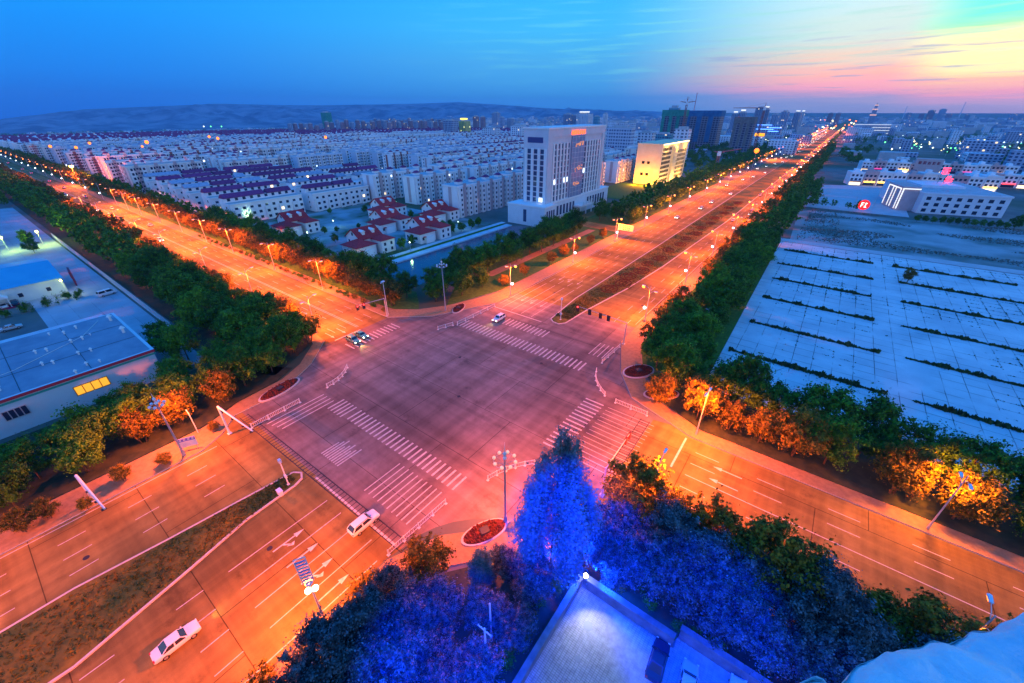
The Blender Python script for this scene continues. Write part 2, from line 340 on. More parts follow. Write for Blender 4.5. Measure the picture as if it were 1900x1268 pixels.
walk('pavement_right_near',[(-7.8,47),(-15,40),(-12,38.2),(-5,44.2),(260,44.2),(260,47)])
# medians
def median(name,poly,m,mk=m_kerb):
    mb=MB(); mb.prism(poly,-.1,.16,1,0); 
    cx=sum(p[0] for p in poly)/len(poly)
    return struct(name,mb,[m,mk])
m1=[(-64.5,-70)]+[(-58.5,-70),(-53,-30),(-52,-12),(-54.5,0),(-56.4,8),(-56.9,16)]+[(-57.4,17.4),(-58.6,18),(-59.8,17.2)]+[(-60.8,10),(-62,0),(-63.5,-10)]
median('grass_median_near',m1[::1],m_dryg)
m2=[(-56.2,94.2),(-54.6,92.8),(-52.6,92.6),(-51.3,94.2),(-50.6,105),(-47.6,130),(-45.6,160),(-44.6,200),(-43,260),(-43,900),(-57.6,900),(-57.4,250),(-57.2,190),(-57.6,125),(-57.8,112)]
median('grass_median_far',m2,m_dryg)
# kerb rims of the medians, standing a little proud
def rim(name,poly,w=.28,z=.22):
    mb=MB(); n=len(poly)
    for i in range(n):
        a=Vector(poly[i]+(0,)); b=Vector(poly[(i+1)%n]+(0,)); d=(b-a); 
        if d.length<.05: continue
        d.normalize(); q=Vector((-d.y,d.x,0))*w/2
        mb.box(0,1,0,1,0,1) if False else mb.add([tuple((a+q)[:2])+(-.1,),tuple((b+q)[:2])+(-.1,),tuple((b-q)[:2])+(-.1,),tuple((a-q)[:2])+(-.1,),tuple((a+q)[:2])+(z,),tuple((b+q)[:2])+(z,),tuple((b-q)[:2])+(z,),tuple((a-q)[:2])+(z,)],[(3,2,1,0),(4,5,6,7),(0,1,5,4),(1,2,6,5),(2,3,7,6),(3,0,4,7)])
    return struct(name,mb,[m_kerb])
rim('median_kerb_near',m1); rim('median_kerb_far',m2)
# verges
def verge(name,poly,m=m_grass,z=.10):
    mb=MB(); mb.prism(poly,-.3,z); o=struct(name,mb,[m]); return o
verge('grass_verge_right',[(-28.8,84),(-14,88),(-10.8,96),(-13.2,231),(-28.8,231)])
verge('grass_verge_left_road',[(-104,70.2),(-900,70.2),(-900,84),(-104,84),(-96,78),(-93,75.2),(-98.5,70.7)])
m_wood=mat('woodland_floor',(.02,.035,.02),.95,(.05,.06,.03),.5,5,.4,world=True)
verge('tree_belt_ground_left',[(-104,46.7),(-900,46.7),(-900,25.5),(-100,25.5),(-92,30),(-99.5,43.3)],m_wood)
verge('tree_belt_ground_near_left',[(-88.5,-70),(-85,-70),(-85.4,12.5),(-88.4,20),(-89.4,29),(-92,34),(-110,24),(-110,-70)],m_wood)
verge('tree_belt_ground_near_right',[(-28.3,-70),(-28.3,15),(-26.6,20.4),(-21.6,26.6),(-16.4,30),(-11.5,31),(-11.5,-70)],m_wood)
verge('tree_belt_ground_right',[(-16.6,35.6),(-11.8,38),(-4.8,44),(230,44),(230,31.6),(.9,31.6),(.5,30.4),(-11.5,30.4),(-16,31.3)],m_wood)
verge('tree_belt_ground_parking',[(-6.8,70.4),(230,70.4),(230,85.6),(-10,85.6),(-14,87.6),(-22.2,82.4),(-16.6,75)],m_wood)
verge('garden_left_of_boulevard',[(-82.2,104),(-82.2,200),(-107,200),(-107,110),(-88,82.5)],m_grass)
verge('green_left_of_boulevard',[(-82.2,212),(-82.2,420),(-110,420),(-110,212)],m_grass)
verge('field_beside_office',[(-112,285),(-112,360),(-150,360),(-150,285)],m_grass)
slab('side_street',[(-76.4,200.3),(-76.4,211.7),(-108,211.7),(-108,270),(-116,270),(-116,200.3)],-.2,.06,m_asph)
slab('garden_path',[(-97,108),(-93,112),(-93,196),(-97,196)],-.1,.14,m_walk)
# canal
m_water=mat('dark_water',(.01,.02,.06),.12,(.02,.04,.10),.25,6,.5,world=True,spec=.6)
sheet('canal_water',[(-133.5,86),(-108.5,86),(-108.5,183),(-124,183),(-133.5,178)],.0,m_water)
m_bank=mat('canal_bank_concrete',(.45,.5,.58),.85,(.6,.65,.72),.3,5,.1,world=True)
slab('canal_bank_walk',[(-137.5,86),(-133.6,86),(-133.6,178),(-137.5,178)],-.3,.5,m_bank)
verge('canal_side_lawn',[(-141,86),(-137.6,86),(-137.6,178),(-141,178)])
slab('villa_lane',[(-144,86),(-141.2,86),(-141.2,182),(-144,182)],-.3,.09,m_bank)
m_vgr=mat('villa_ground',(.22,.27,.32),.9,(.40,.45,.5),.12,7,0,world=True,col3=(.05,.09,.03),scale3=.06)
slab('villa_gardens',[(-144.2,86),(-144.2,176),(-250,176),(-250,86)],-.3,.05,m_vgr)
# left works yard
m_yard=mat('yard_concrete',(.34,.36,.42),.85,(.44,.46,.52),.1,7,.1,world=True); 
grid_mat(m_yard,6,5,.05,.5,dark=.6,ms=.07)
slab('works_yard',[(-113,14.8),(-113,23.2),(-420,23.2),(-420,-80),(-246,-80),(-246,-6),(-198,-6),(-198,3),(-165,3),(-165,14.8)],-.3,.04,m_yard)
verge('yard_lawn',[(-145,14.6),(-166,14.6),(-166,-80),(-145,-80)],mat('rough_lawn',(.05,.10,.04),.95,(.12,.17,.12),.25,6,.3,world=True,col3=(.03,.09,.01),scale3=.05),.06)
slab('yard_path',[(-168,14.6),(-166.2,14.6),(-166.2,-80),(-168,-80)],-.2,.08,m_bank)
# private paved yard below the camera
m_pav=mat('yard_paving',(.30,.30,.30),.8,(.42,.42,.42),1.5,6,.2,world=True); grid_mat(m_pav,.42,.24,.02,.2,dark=.5,ms=.03)
slab('courtyard_paving',[(-11.0,29.9),(-11.2,-10),(30,-10),(30,31.3),(.8,31.3),(.8,29.9)],-.3,.09,m_pav)
# ================================================================== road markings
mk=MB(); Z=.006
def line(x0,y0,x1,y1,w,dash=None,gap=None,mb=None):
    mb=mb or mk; d=Vector((x1-x0,y1-y0,0)); Ln=d.length; d.normalize(); q=Vector((-d.y,d.x,0))*w/2
    s=0
    while s<Ln:
        e=min(Ln,s+(dash or Ln)); a=Vector((x0,y0,Z))+d*s; b=Vector((x0,y0,Z))+d*e
        mb.quad(a-q,b-q,b+q,a+q); s=e+(gap or 0)+1e-4
        if not dash: break
# near crosswalk stripes, parallel to the boulevard
x=-64.8
while x<-34.8: line(x,31.0,x,34.4,.38); x+=1.22
for x in [ -46.9+1.15*i for i in range(10)]: line(x,22.2+.1*(i if False else 0),x,29.6,.2)     # lane lines before it
for i in range(9): line(-60.2+.62*i,22.6,-60.2+.62*i,26.2+(i%3)*.7,.26)
for i in range(4): line(-76.2+1.25*i,20.5+.4*i,-76.2+1.25*i,32.8,.24)
for i in range(5): line(-71.0+1.1*i,30.5,-71.0+1.1*i,34.4,.34)
# far crosswalks
x=-75.0
while x<-35.4: line(x,74.6,x,78.8,.4); x+=1.25
x=-66
while x<-51: line(x,83.2,x,87.2,.36); x+=1.25
for i in range(4): line(-34.2-1.2*i,83,-34.2-1.2*i,90,.22)
# right crosswalk and left crosswalk, stripes along the cross road
y=49.2
while y<66.4: line(-29.6,y,-25.4,y,.38); line(-24.4,y,-14.6,y,.12) ; y+=1.2
y=48.6
while y<64.8: line(-92,y,-88,y,.36); y+=1.25
# stop lines
line(-56,19.0,-35,19.0,.35); line(-75.5,91,-57.5,91,.35); line(-96,48,-96,56,.35); line(-8.5,57.5,-8.5,66.5,.35)
# lanes
for x in (-38.6,-42.4,-46.2,-50.0): line(x,-66,x,2,.12,3,6); line(x,3,x,17.5,.12)
line(-35.3,-66,-35.3,16,.15); line(-77.4,-66,-77.4,12,.15)
for x in (-66.4,-70.0,-73.6): line(x,-66,x,14,.13,3,5)
for x in (-61.8,-65.6,-69.4,-73.0): line(x,92,x,118,.15); line(x,120,x,760,.15,4,6)
for x in (-36.8,-40.4): line(x,104,x,760,.15,4,6)
line(-75.5,94,-75.5,760,.14); line(-34.6,106,-34.6,760,.14)
for y in (50.6,54.0,59.6,62.6): line(-100,y,-700,y,.14,4,6)
line(-98,56.8,-900,56.8,.16); line(-98,56.3,-900,56.3,.16)
for y in (50.9,54.2): line(-6,y,160,y,.14,4,6)
for y in (60.4,63.6): line(-6,y,160,y,.14,4,6)
line(-6,57.2,160,57.2,.16)
# arrows painted in the lanes
def arrow(x,y,rz,kind=0,s=1.0):
    ca,sa=math.cos(rz),math.sin(rz)
    def q(*p): mk.add([(x+(a*ca-b*sa)*s,y+(a*sa+b*ca)*s,Z) for a,b in p],[tuple(range(len(p)))])
    q((-.1,0),(.1,0),(.1,3.2),(-.1,3.2)); q((-.42,3.2),(.42,3.2),(0,4.6))
    if kind: q((.1,1.3),(.9,2.0),(.9,2.35),(.1,1.6)); q((.75,1.6),(1.3,2.35),(.75,2.75))
for i,x in enumerate((-36.8,-40.6,-44.3,-48.1)): arrow(x,8,0,i%2); arrow(x,-22,0,i%2)
for i,x in enumerate((-63.7,-67.5,-71.2)): arrow(x,104,math.pi,i%2); arrow(x,128,math.pi,i%2)
for y in (48.8,52.3): arrow(-102,y,-math.pi/2,0); arrow(-122,y,-math.pi/2,1)
for y in (58.8,62.0): arrow(2,y,math.pi/2,0)
o=struct('road_markings',mk,[m_paint])
# blue slab strip and red planting islands
islands=[((-26.2,28.2),'red planted kerb island by the tall globe lamp mast, near corner',(1.7,3.7,-25)),
 ((-85.4,27.8),'red planted kerb island beside the left tree belt, near the white railing',(1.9,5.0,10)),
 ((-24.4,82.6),'red planted kerb island at the foot of the right corner trees',(2.6,4.2,-30)),
 ((-83.2,83.0),'small red planted island at the foot of the tall unlit mast, far corner',(1.6,3.6,20)),
 ((-17.0,77.0),'low kerbed bed with a paved middle, right corner behind the railings',(2.0,4.0,-48))]
for (c,lab,(rx,ry,ang)) in islands:
    t_=empty('planting_island',(c[0],c[1],0),lab,'planting bed','planted kerb islands at the corners of the crossing',R(ang))
    pts=[(rx*math.cos(2*math.pi*i/28),ry*math.sin(2*math.pi*i/28)) for i in range(28)]
    mb=MB(); mb.prism(pts,0,.3); ob('kerb_ring',mb.mesh('kerb_ring',[m_kerb]),t_)
    mb=MB(); mb.prism([(x*.86,y*.9) for x,y in pts],.28,.42)
    for _ in range(180):
        a=rnd.random()*6.28; q=math.sqrt(rnd.random())*.82; x,y=rx*q*math.cos(a),ry*q*math.sin(a)
        if abs(x)<.7 and abs(y)<.8: continue
        mb.ball((x,y,.5),.16+.1*rnd.random(),5)
    ob('shrub_bed',mb.mesh('shrub_bed',[m_redpl]),t_)
    mb=MB(); mb.box(-.55,.55,-.65,.65,.3,.75); ob('manhole_block',mb.mesh('manhole_block',[m_dark]),t_)
# oval flower rings on the far median
ring=None
for i,yy in enumerate([126,134,141.5,150.5,160,170,184,196,208,220,234,248,262,280,298,318]):
    cx=-51.6+ (0.8 if i%2 else -0.6)+min(1.8,(yy-126)*.02); lab='oval ring of dark red planting on the far median, %s from the crossing'%od(i)
    if ring is None:
        mb=MB()
        for rr,r_ in ((2.9,.24),(1.5,.22)):
            for k in range(int(rr*20)):
                a=2*math.pi*k/int(rr*20); mb.ball((rr*math.cos(a)*.9+rnd.uniform(-.05,.05),rr*math.sin(a)*1.25,.3),r_*rnd.uniform(.85,1.2),5)
        for k in range(-14,15): mb.ball((0,k*.26,.25),.2,5)
        ring=ob('flower_ring',mb.mesh('flower_ring',[mat('dark_red_shrub',(.05,.02,.008),.9,(.14,.045,.012),2,3)]),None,(cx,yy,.1)); tag(ring,lab,'flower bed','oval flower rings on the far median')
    else: dup(ring,(cx,yy,.1),rnd.uniform(-.2,.2),lab,scale=rnd.uniform(.8,1.05))
# grass tufts and bushes of the near median: uncountable
mb=MB()
def in_near_median(y):
    lo=-64.2 if y<-20 else -64.2+ (y+20)*.10; hi=(-58.5+(y+70)*.1375) if y<-30 else (-52.5 if y<-10 else -52.2-(y+10)*.19)
    return lo+.6,hi-.6
for _ in range(5200):
    y=rnd.uniform(-66,16.6); a,b=in_near_median(y); x=rnd.uniform(a,b); h=rnd.uniform(.06,.26); an=rnd.random()*3.14; w=rnd.uniform(.12,.3); dx,dy=w*math.cos(an),w*math.sin(an); lx,ly=rnd.uniform(-.12,.12),rnd.uniform(-.12,.12)
    mb.quad((x-dx,y-dy,.16),(x+dx,y+dy,.16),(x+dx*.4+lx,y+dy*.4+ly,.16+h),(x-dx*.4+lx,y-dy*.4+ly,.16+h))
for _ in range(9000):
    y=97+ (rnd.random()**1.4)*230; a=-57+.6; b=(-50.6 if y<105 else (-50.6+(y-105)*.12 if y<130 else -46)) -.6; x=rnd.uniform(a,b); h=rnd.uniform(.06,.28); an=rnd.random()*3.14; w=rnd.uniform(.14,.35); dx,dy=w*math.cos(an),w*math.sin(an); lx,ly=rnd.uniform(-.12,.12),rnd.uniform(-.12,.12)
    mb.quad((x-dx,y-dy,.16),(x+dx,y+dy,.16),(x+dx*.4+lx,y+dy*.4+ly,.16+h),(x-dx*.4+lx,y-dy*.4+ly,.16+h))
o=ob('median_grass',mb.mesh('median_grass',[m_dryg])); tag(o,'rough yellowish grass growing along the boulevard medians','grass'); o['kind']='stuff'
# weeds: strips across the parking lot, scrub in the field, verge grass
def blades(name,label,n,pick,m,hmin,hmax,wmin=.12,wmax=.3):
    mb=MB()
    for _ in range(n):
        x,y,k=pick(); h=rnd.uniform(hmin,hmax)*k; an=rnd.random()*3.14; w=rnd.uniform(wmin,wmax)*(.5+.5*k); dx,dy=w*math.cos(an),w*math.sin(an); lx,ly=rnd.uniform(-.3,.3)*h,rnd.uniform(-.3,.3)*h
        mb.quad((x-dx,y-dy,.08),(x+dx,y+dy,.08),(x+dx*.5+lx,y+dy*.5+ly,.08+h),(x-dx*.5+lx,y-dy*.5+ly,.08+h))
    o=ob(name,mb.mesh(name,[m])); tag(o,label,'weeds'); o['kind']='stuff'; return o
m_weed=mat('weeds',(.025,.05,.012),.95,(.06,.10,.02),.6,4,world=True)
strips=[(-9.5,106.6,22.3),(-8.3,127.9,21.6),(-8.5,150.5,20.8),(-8.6,172.5,20.5),(-9.6,193,21.2),(-9.8,215.5,21.6),
        (26.8,107,92),(26.8,128.7,92),(27,150.8,92),(28,173,92),(28.6,194.8,92),(27.6,216,62)]
for i,(x0,y0,x1) in enumerate(strips):
    side='left' if x0<0 else 'right'; k=i%6
    ph=rnd.random()*9
    def pick(x0=x0,y0=y0,x1=x1,ph=ph):
        x=rnd.uniform(x0,x1); k=.42+.95*max(0,mn.noise(Vector((x*.30,ph,0)))+mn.noise(Vector((x*1.1,ph,3)))*.6+.30); k=min(1.4,k)
        return x,y0+rnd.gauss(0,.26)*(.3+k),k
    mb=MB()
    o=blades('weed_strip','dark weed line across the empty parking lot, %s from the near edge, %s half'%(od(k),side),int((x1-x0)*46),pick,m_weed,.35,1.0)
    del o['kind']; o['category']='weed strip'; o['group']='weed lines across the parking lot'
def pk():
    while True:
        x=rnd.uniform(-8,120); y=rnd.uniform(240,330)
        if mn.noise(Vector((x*.03,y*.07,5)))>.12 or (x<8 and rnd.random()<.35): return x,y,1.2
def pj():
    while True:
        x=rnd.uniform(-9,110); y=rnd.uniform(87,231)
        if rnd.random()<.5: x=round(x/4.1)*4.1+rnd.gauss(0,.10)
        else: y=round(y/3.7)*3.7+rnd.gauss(0,.10)
        if mn.noise(Vector((x*.05,y*.05,9)))+.5*mn.noise(Vector((x*.4,y*.4,2)))>.18: return x,y,.6
blades('joint_weeds','tiny weeds sprouting from the slab joints of the empty parking lot',7000,pj,m_weed,.05,.35,.08,.35)
blades('field_scrub','low scrub and rubble growing over the bare field behind the parking lot',6500,pk,mat('dusty_scrub',(.07,.10,.08),.95,(.20,.22,.20),.5,4,world=True),.1,.45,.15,.45)
# ================================================================== TREES
def leaf_mat(name,c1,c2,rand=.25):
    m=mat(name,c1,.75,c2,1.3,4,0,rand=rand,contrast=(.42,.62),spec=.25); return m
m_leaf=[leaf_mat('broad_leaves',(.028,.09,.004),(.12,.28,.009)),leaf_mat('dark_leaves',(.018,.065,.004),(.08,.22,.007)),leaf_mat('lamplit_leaves',(.07,.065,.005),(.30,.18,.009)),leaf_mat('bluelit_leaves',(.015,.035,.04),(.11,.19,.24))]  # yellow and blue copies of the leaves: lamplight put into their colour
m_popl=leaf_mat('poplar_leaves',(.06,.12,.13),(.13,.20,.24),.1)  # blue light put into the poplar leaf colour as well
def leaves(nr,n,clumps,size,squash=1.0,up=.35,upright=False):
    """n leaf quads spread through the shells of given clumps [(cx,cy,cz,r)]"""
    w=np.array([c[3]**2 for c in clumps]); w=w/w.sum(); idx=nr.choice(len(clumps),n,p=w); C=np.array(clumps)[idx]
    d=nr.normal(size=(n,3)); d/=np.linalg.norm(d,axis=1)[:,None]
    rad=C[:,3]*np.abs(.62+.42*nr.normal(size=n))
    ax=nr.normal(size=(len(clumps),3)); ax[:,2]=np.abs(ax[:,2])*.7+.25; 
    if upright: ax=ax*.18+np.array([0,0,1.0])
    ax/=np.linalg.norm(ax,axis=1)[:,None]; A_=ax[idx]
    off=d*rad[:,None]*np.array([1,1,squash]); off+=A_*(off*A_).sum(1)[:,None]*.9      # clumps drawn out into sprays
    c=C[:,:3]+off
    nn=d+nr.normal(size=(n,3))*.55; nn[:,2]+=up; nn/=np.linalg.norm(nn,axis=1)[:,None]
    t=np.cross(nn,nr.normal(size=(n,3))); t/=np.linalg.norm(t,axis=1)[:,None]; b=np.cross(nn,t)
    s=(size*(.55+.9*nr.random(n)))[:,None]
    v=np.stack([c-t*s*.5,c-b*s*.32+nn*s*.05,c+t*s*.5,c+b*s*.32+nn*s*.05],1).reshape(-1,3)
    return v
def quadmesh(name,v,m):
    me=bpy.data.meshes.new(name); n=len(v)//4
    me.vertices.add(len(v)); me.vertices.foreach_set('co',v.astype(np.float32).ravel())
    me.loops.add(4*n); me.loops.foreach_set('vertex_index',np.arange(4*n,dtype=np.int32))
    me.polygons.add(n); me.polygons.foreach_set('loop_start',np.arange(0,4*n,4,dtype=np.int32))
    me.materials.append(m); me.update(); me.validate(); return me
def clumps_broad(nr,h,r,k=70):
    out=[]
    for i in range(k):
        a=nr.random()*6.283; u=nr.random(); zz=h*(.30+.62*u); prof=math.sin(math.pi*(.12+.80*u))**.7
        rr=r*prof*(.25+.9*nr.random()**.5)*.86
        out.append((rr*math.cos(a),rr*math.sin(a),zz*(.9+.22*nr.random()),r*(.09+.17*nr.random()**1.5)))
    out.append((0,0,h*.55,r*.38)); return out
def trunk_mesh(name,h,r,nr,lim=5,multi=1,base=.2):
    mb=MB()
    for q in range(multi):
        ox,oy=(nr.normal()*.25*(multi>1),nr.normal()*.25*(multi>1))
        mb.tube((ox,oy,-.1),(ox*2.5,oy*2.5,h*.45),base,base*.6,7); mb.tube((ox*2.5,oy*2.5,h*.45),(ox*4,oy*4,h*.85),base*.6,base*.15,6)
        for i in range(lim):
            a=nr.random()*6.283; z=h*(.28+.4*nr.random()); l_=r*(.5+.35*nr.random())
            mb.tube((ox*2,oy*2,z),(ox*2+l_*math.cos(a),oy*2+l_*math.sin(a),z+l_*.8),base*.4,base*.1,5)
    return mb.mesh(name,[m_trunk],smooth=True)
PROTO={}
def make_proto(key,h,r,n,size,mi,kind='broad',multi=1,name='tree',cat='tree'):
    nr=np.random.default_rng(abs(hash(key))%1000 if False else sum(map(ord,key)))
    if kind=='broad': cl=clumps_broad(nr,h,r)
    elif kind=='bush': cl=[(nr.normal()*r*.45,nr.normal()*r*.45,h*(.3+.45*nr.random()),r*(.28+.15*nr.random())) for _ in range(14)]
    elif kind=='poplar':
        cl=[]
        for s_ in range(13):                       # upright plumes rising side by side
            a=nr.random()*6.283; d=r*(.22+.70*nr.random())*(1 if s_ else 0); hx=h*(1-.40*(d/r)**1.5)*(0.80+.20*nr.random())
            for k in range(15):
                u=(k+.5)/15; w_=math.sin(math.pi*min(1,.10+u*.86))**.8
                sp_=.45+.55*math.sin(math.pi*min(1,.15+u*.8))
                cl.append((d*math.cos(a)*sp_+nr.normal()*.25,d*math.sin(a)*sp_+nr.normal()*.25,h*.10+(hx-h*.10)*u,r*.19*w_+.13))
    v=leaves(nr,n,cl,size,1.4 if kind=='poplar' else 1.0,.35,kind=='poplar')
    lm=m_popl if kind=='poplar' else m_leaf[mi]
    crown=quadmesh(key+'_crown',v,lm); tr=trunk_mesh(key+'_trunk',h,r,nr,0 if kind=='poplar' else 5,multi,.16 if kind!='bush' else .07)
    PROTO[key]=(crown,tr,h,r); return PROTO[key]
for i in range(4): make_proto('broad_%s'%'abcd'[i],9.0,3.8,11000,.34,[0,1,0,1][i])
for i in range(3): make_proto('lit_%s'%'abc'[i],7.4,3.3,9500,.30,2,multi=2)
for i in range(2): make_proto('fine_%s'%'ab'[i],10.0,4.1,30000,.23,3)
for i in range(2): make_proto('bush_%s'%'ab'[i],2.6,1.7,1500,.26,[0,2][i],'bush')
make_proto('poplar_a',18.5,3.9,60000,.22,0,'poplar'); make_proto('poplar_b',15,2.8,16000,.30,0,'poplar')
NT=[0]
def tree(keys,x,y,s,label,group,name='tree',cat='tree',z=0,sz=None):
    k=keys if isinstance(keys,str) else rnd.choice(keys); cr,tr,h,r=PROTO[k]
    t_=empty(name,(x,y,z),label,cat,group,rnd.random()*6.28); sc=(s,s,s*(sz or rnd.uniform(.9,1.12)))
    t_.scale=sc
    ob('crown',cr,t_); ob('trunk',tr,t_); NT[0]+=1; return t_
BR=['broad_a','broad_b','broad_c','broad_d']; LI=['lit_a','lit_b','lit_c']; FI=['fine_a','fine_b']; BU=['bush_a','bush_b']
far_pts=[]     # the rest of the belts: merged foliage
def belt(rows,label,group,keys,near=None,name='tree'):
    """rows: list of (x0,y0,x1,y1,step,jitter,size); 'near' limits how many metres from the camera trees are individuals"""
    for (x0,y0,x1,y1,st,jit,sz) in rows:
        Ln=math.hypot(x1-x0,y1-y0); n=int(Ln/st)
        for i in range(n):
            u=(i+rnd.random()*.5)/n; x=x0+(x1-x0)*u+rnd.uniform(-jit,jit); y=y0+(y1-y0)*u+rnd.uniform(-jit,jit)
            s=sz*rnd.uniform(.8,1.18)
            if math.hypot(x,y)<near: tree(keys,x,y,s,(label%od(i) if '%s' in label else label),group,name)
            else: far_pts.append((x,y,s*9,keys is LI))
# hero trees
tree('poplar_a',-15.6,29.6,1.0,'tall poplar with upright plumes standing by the courtyard lamp, its side lit blue','poplars','poplar_tree','poplar',sz=1).scale=(1.36,1.36,1.48)
# left road: far side, lit orange row with shrubs, darker row behind
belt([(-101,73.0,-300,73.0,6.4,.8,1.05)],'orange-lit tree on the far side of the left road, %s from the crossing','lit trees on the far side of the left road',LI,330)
belt([(-102,79.6,-262,80,8.6,1.2,1.12)],'dark tree behind the lit row of the left road, %s from the crossing','back row trees on the far side of the left road',BR,310)
belt([(-262,80,-1100,80,9,1.2,1.1)],'','',BR,0)
belt([(-300,72.8,-1100,72.6,8,1,1.05),(-230,43.6,-1100,43,8.5,1,1.1)],'','',LI,0)
belt([(-101,43.2,-230,43.4,7.8,.8,1.0)],'street-lit tree on the near kerb of the left road, %s from the crossing','front edge trees of the left belt',LI,255)
belt([(-97,37.4,-200,37.8,8.2,1.0,1.2),(-95,30.6,-200,31,8.2,1.2,1.22)],'dark leafy tree inside the wide belt between works fence and left road','inner trees of the left belt',BR,245)
belt([(-200,37,-1100,36,8.5,1.2,1.2),(-200,30.6,-1100,30,8.5,1.2,1.2),(-420,20,-1100,20,11,3,1.1)],'','',BR,0)
belt([(-88.6,-3,-87.8,-28,6.4,.7,.85)],'dark edge tree of the near left belt, %s from the information board','front edge trees of the near left belt',BR,200)
belt([(-89.8,21,-88.8,-3,7.4,.8,1.0)],'pavement edge tree of the near left belt, %s from the crossing','front edge trees of the near left belt',LI,200)
belt([(-94,31,-92,-32,6.2,.9,.95),(-99.5,30,-98,-36,6.2,.9,.80),(-105,28,-104,10,6.2,.8,.72)],'dark leafy tree in the belt between warehouse and near arm','inner trees of the near left belt',BR,200)
tree('broad_a',-116.5,20.5,1.0,'leafy tree at the warehouse corner, nearest of three','trees behind the warehouse corner'); tree('broad_c',-122,18.8,.95,'leafy tree behind the warehouse corner, middle of three','trees behind the warehouse corner'); tree('broad_b',-128,19.5,.85,'leafy tree behind the warehouse corner, farthest of three','trees behind the warehouse corner')
# far-left corner garden
belt([(-96,96,-96,190,8.2,1.2,1.15),(-103.5,100,-103,192,8.4,1.0,1.12),(-89,87,-89,106,7,1,.95),(-91,80,-99,92,6,1,1.0)],'dark leafy tree in the garden belt between canal and boulevard','garden belt trees left of the boulevard',BR,240)
belt([(-83.4,106,-83.4,192,11,.6,.62)],'small orange-lit tree on the left boulevard pavement, %s from the crossing','small pavement trees left of the boulevard',LI,240)
belt([(-84,216,-84,420,8.5,1,.95),(-92,216,-92,900,8.5,1.4,1.15),(-101,216,-101,900,8.5,1.4,1.15),(-84,420,-84,1300,10,1.2,1.1)],'dark leafy tree in the belt beyond the side street','belt trees left of the boulevard beyond the side street',BR,245)
# right belt
belt([(-25.5,92,-26.5,126,8,.7,1.0)],'orange-lit tree behind the long signal gantry, %s from the crossing','lit trees on the right boulevard kerb',LI,300)
belt([(-21,86,-22,226,8,.9,1.2),(-15.5,84,-16.5,225,8,.9,1.15)],'dark leafy tree in the belt between boulevard and parking lot','right belt trees beside the parking lot',BR,262)
belt([(-27,152,-28,228,8,.6,1.05)],'street-lit boulevard edge tree of the right belt, %s from the crossing','right belt front edge trees',LI,262)
belt([(-20,236,-22,900,8,1.4,1.2),(-14,236,-16,420,9,1.6,1.1),(-30,900,-30,1500,10,1,1.1)],'','',BR,0)
belt([(-27,228,-28.5,900,8,1,1.1)],'','',LI,0)
belt([(-8,330,-12,440,6,2,.8),(-4,336,20,336,5,1.2,.7)],'','',BR,0)
# right road upper side
belt([(-17,73.6,14,73.2,5.6,.9,1.08)],'orange-lit tree above the right road, %s from the crossing','lit trees on the upper side of the right road',LI,300)
belt([(36,73.0,66,73.0,6.0,.9,1.05)],'dark roadside tree on the right road near the frame edge, %s from the left','front row trees on the upper side of the right road',BR,300)
belt([(12,73.6,20,73.6,5.0,.6,.98)],'dark tree between the two lit stretches above the right road, %s from the left','front row trees on the upper side of the right road',BR,300)
belt([(20,73.0,36,73.0,5.4,.7,1.08)],'golden-lit tree around the right road street lamp, %s from the left','front row trees on the upper side of the right road',LI,300)
belt([(-17,80.2,68,79.4,6.3,.9,1.2)],'dark tree between right road and parking lot, %s from the left','back row trees between right road and parking lot',BR,300)
# lower right wood
belt([(-11.5,43.0,44,43.6,4.4,.5,1.28)],'kerb tree on the near side of the right road, %s from the poplar','front row trees on the near side of the right road',LI,300)
belt([(-4,39.2,44,38.6,4.7,.6,1.08),(-7.5,34.4,44,34.4,4.8,.4,.98)],'blue-lit leafy tree in the wood between courtyard wall and right road','wood between courtyard and right road',FI,300)
# lower middle wood, left of the courtyard
belt([(-26.8,14,-26,-8,4.2,.6,.92),(-21.6,17,-20.8,-8,4.0,.5,.92),(-16.6,13,-16.2,-4,4.2,.3,.7)],'leafy tree in the dark wood between near arm and courtyard','wood between near road arm and courtyard',FI,300)
tree('lit_a',-28.0,18.6,.95,'orange-lit tree at the kerb beside the drain grating, right of the near arm',None); tree('lit_b',-30.0,11.6,.85,'small orange-lit tree on the right pavement by the twin globe lamp',None)
tree('lit_c',-30.8,-1.2,.9,'orange-lit tree at the lower picture edge beside the near arm kerb',None); tree('lit_b',-29.0,4.4,.7,'small orange-lit tree between twin globe lamp and lower edge tree',None)
tree('poplar_b',-21.6,22.6,.72,'shorter blue-lit poplar left of the tall poplar, behind the red kerb island','poplars','poplar_tree','poplar',sz=.8)
for (x,y,sc,lab) in ((-19.6,24.6,.55,'low blue-tinged tree at the foot of the two poplars, left side'),(-15.2,24.8,.62,'low blue-lit tree beside the left courtyard wall, nearest the lamp'),(-14.4,19.6,.6,'low blue-lit tree beside the left courtyard wall, middle'),(-14.6,14.2,.6,'low blue-lit tree beside the left courtyard wall, nearest the camera'),(-18.2,18.6,.62,'low blue-lit tree by the utility poles'),(-12.2,34.0,.72,'blue-lit tree right behind the courtyard lamp'),(-10.4,37.4,.85,'tree between the poplar and the lit kerb trees of the right road'),(-8.4,33.0,.8,'blue-lit tree hanging over the courtyard wall beside the lamp')):
    tree(FI,x,y,sc,lab,None)
for i in range(26):
    x=-13.6-rnd.random()*1.0 if i<10 else rnd.uniform(-8,40); y=rnd.uniform(8,28) if i<10 else 32.4+rnd.random()*.5
    tree(BU,x,y,rnd.uniform(.45,.8),'low shrub growing along the outside of the courtyard walls','low shrubs along the courtyard walls','shrub','shrub')
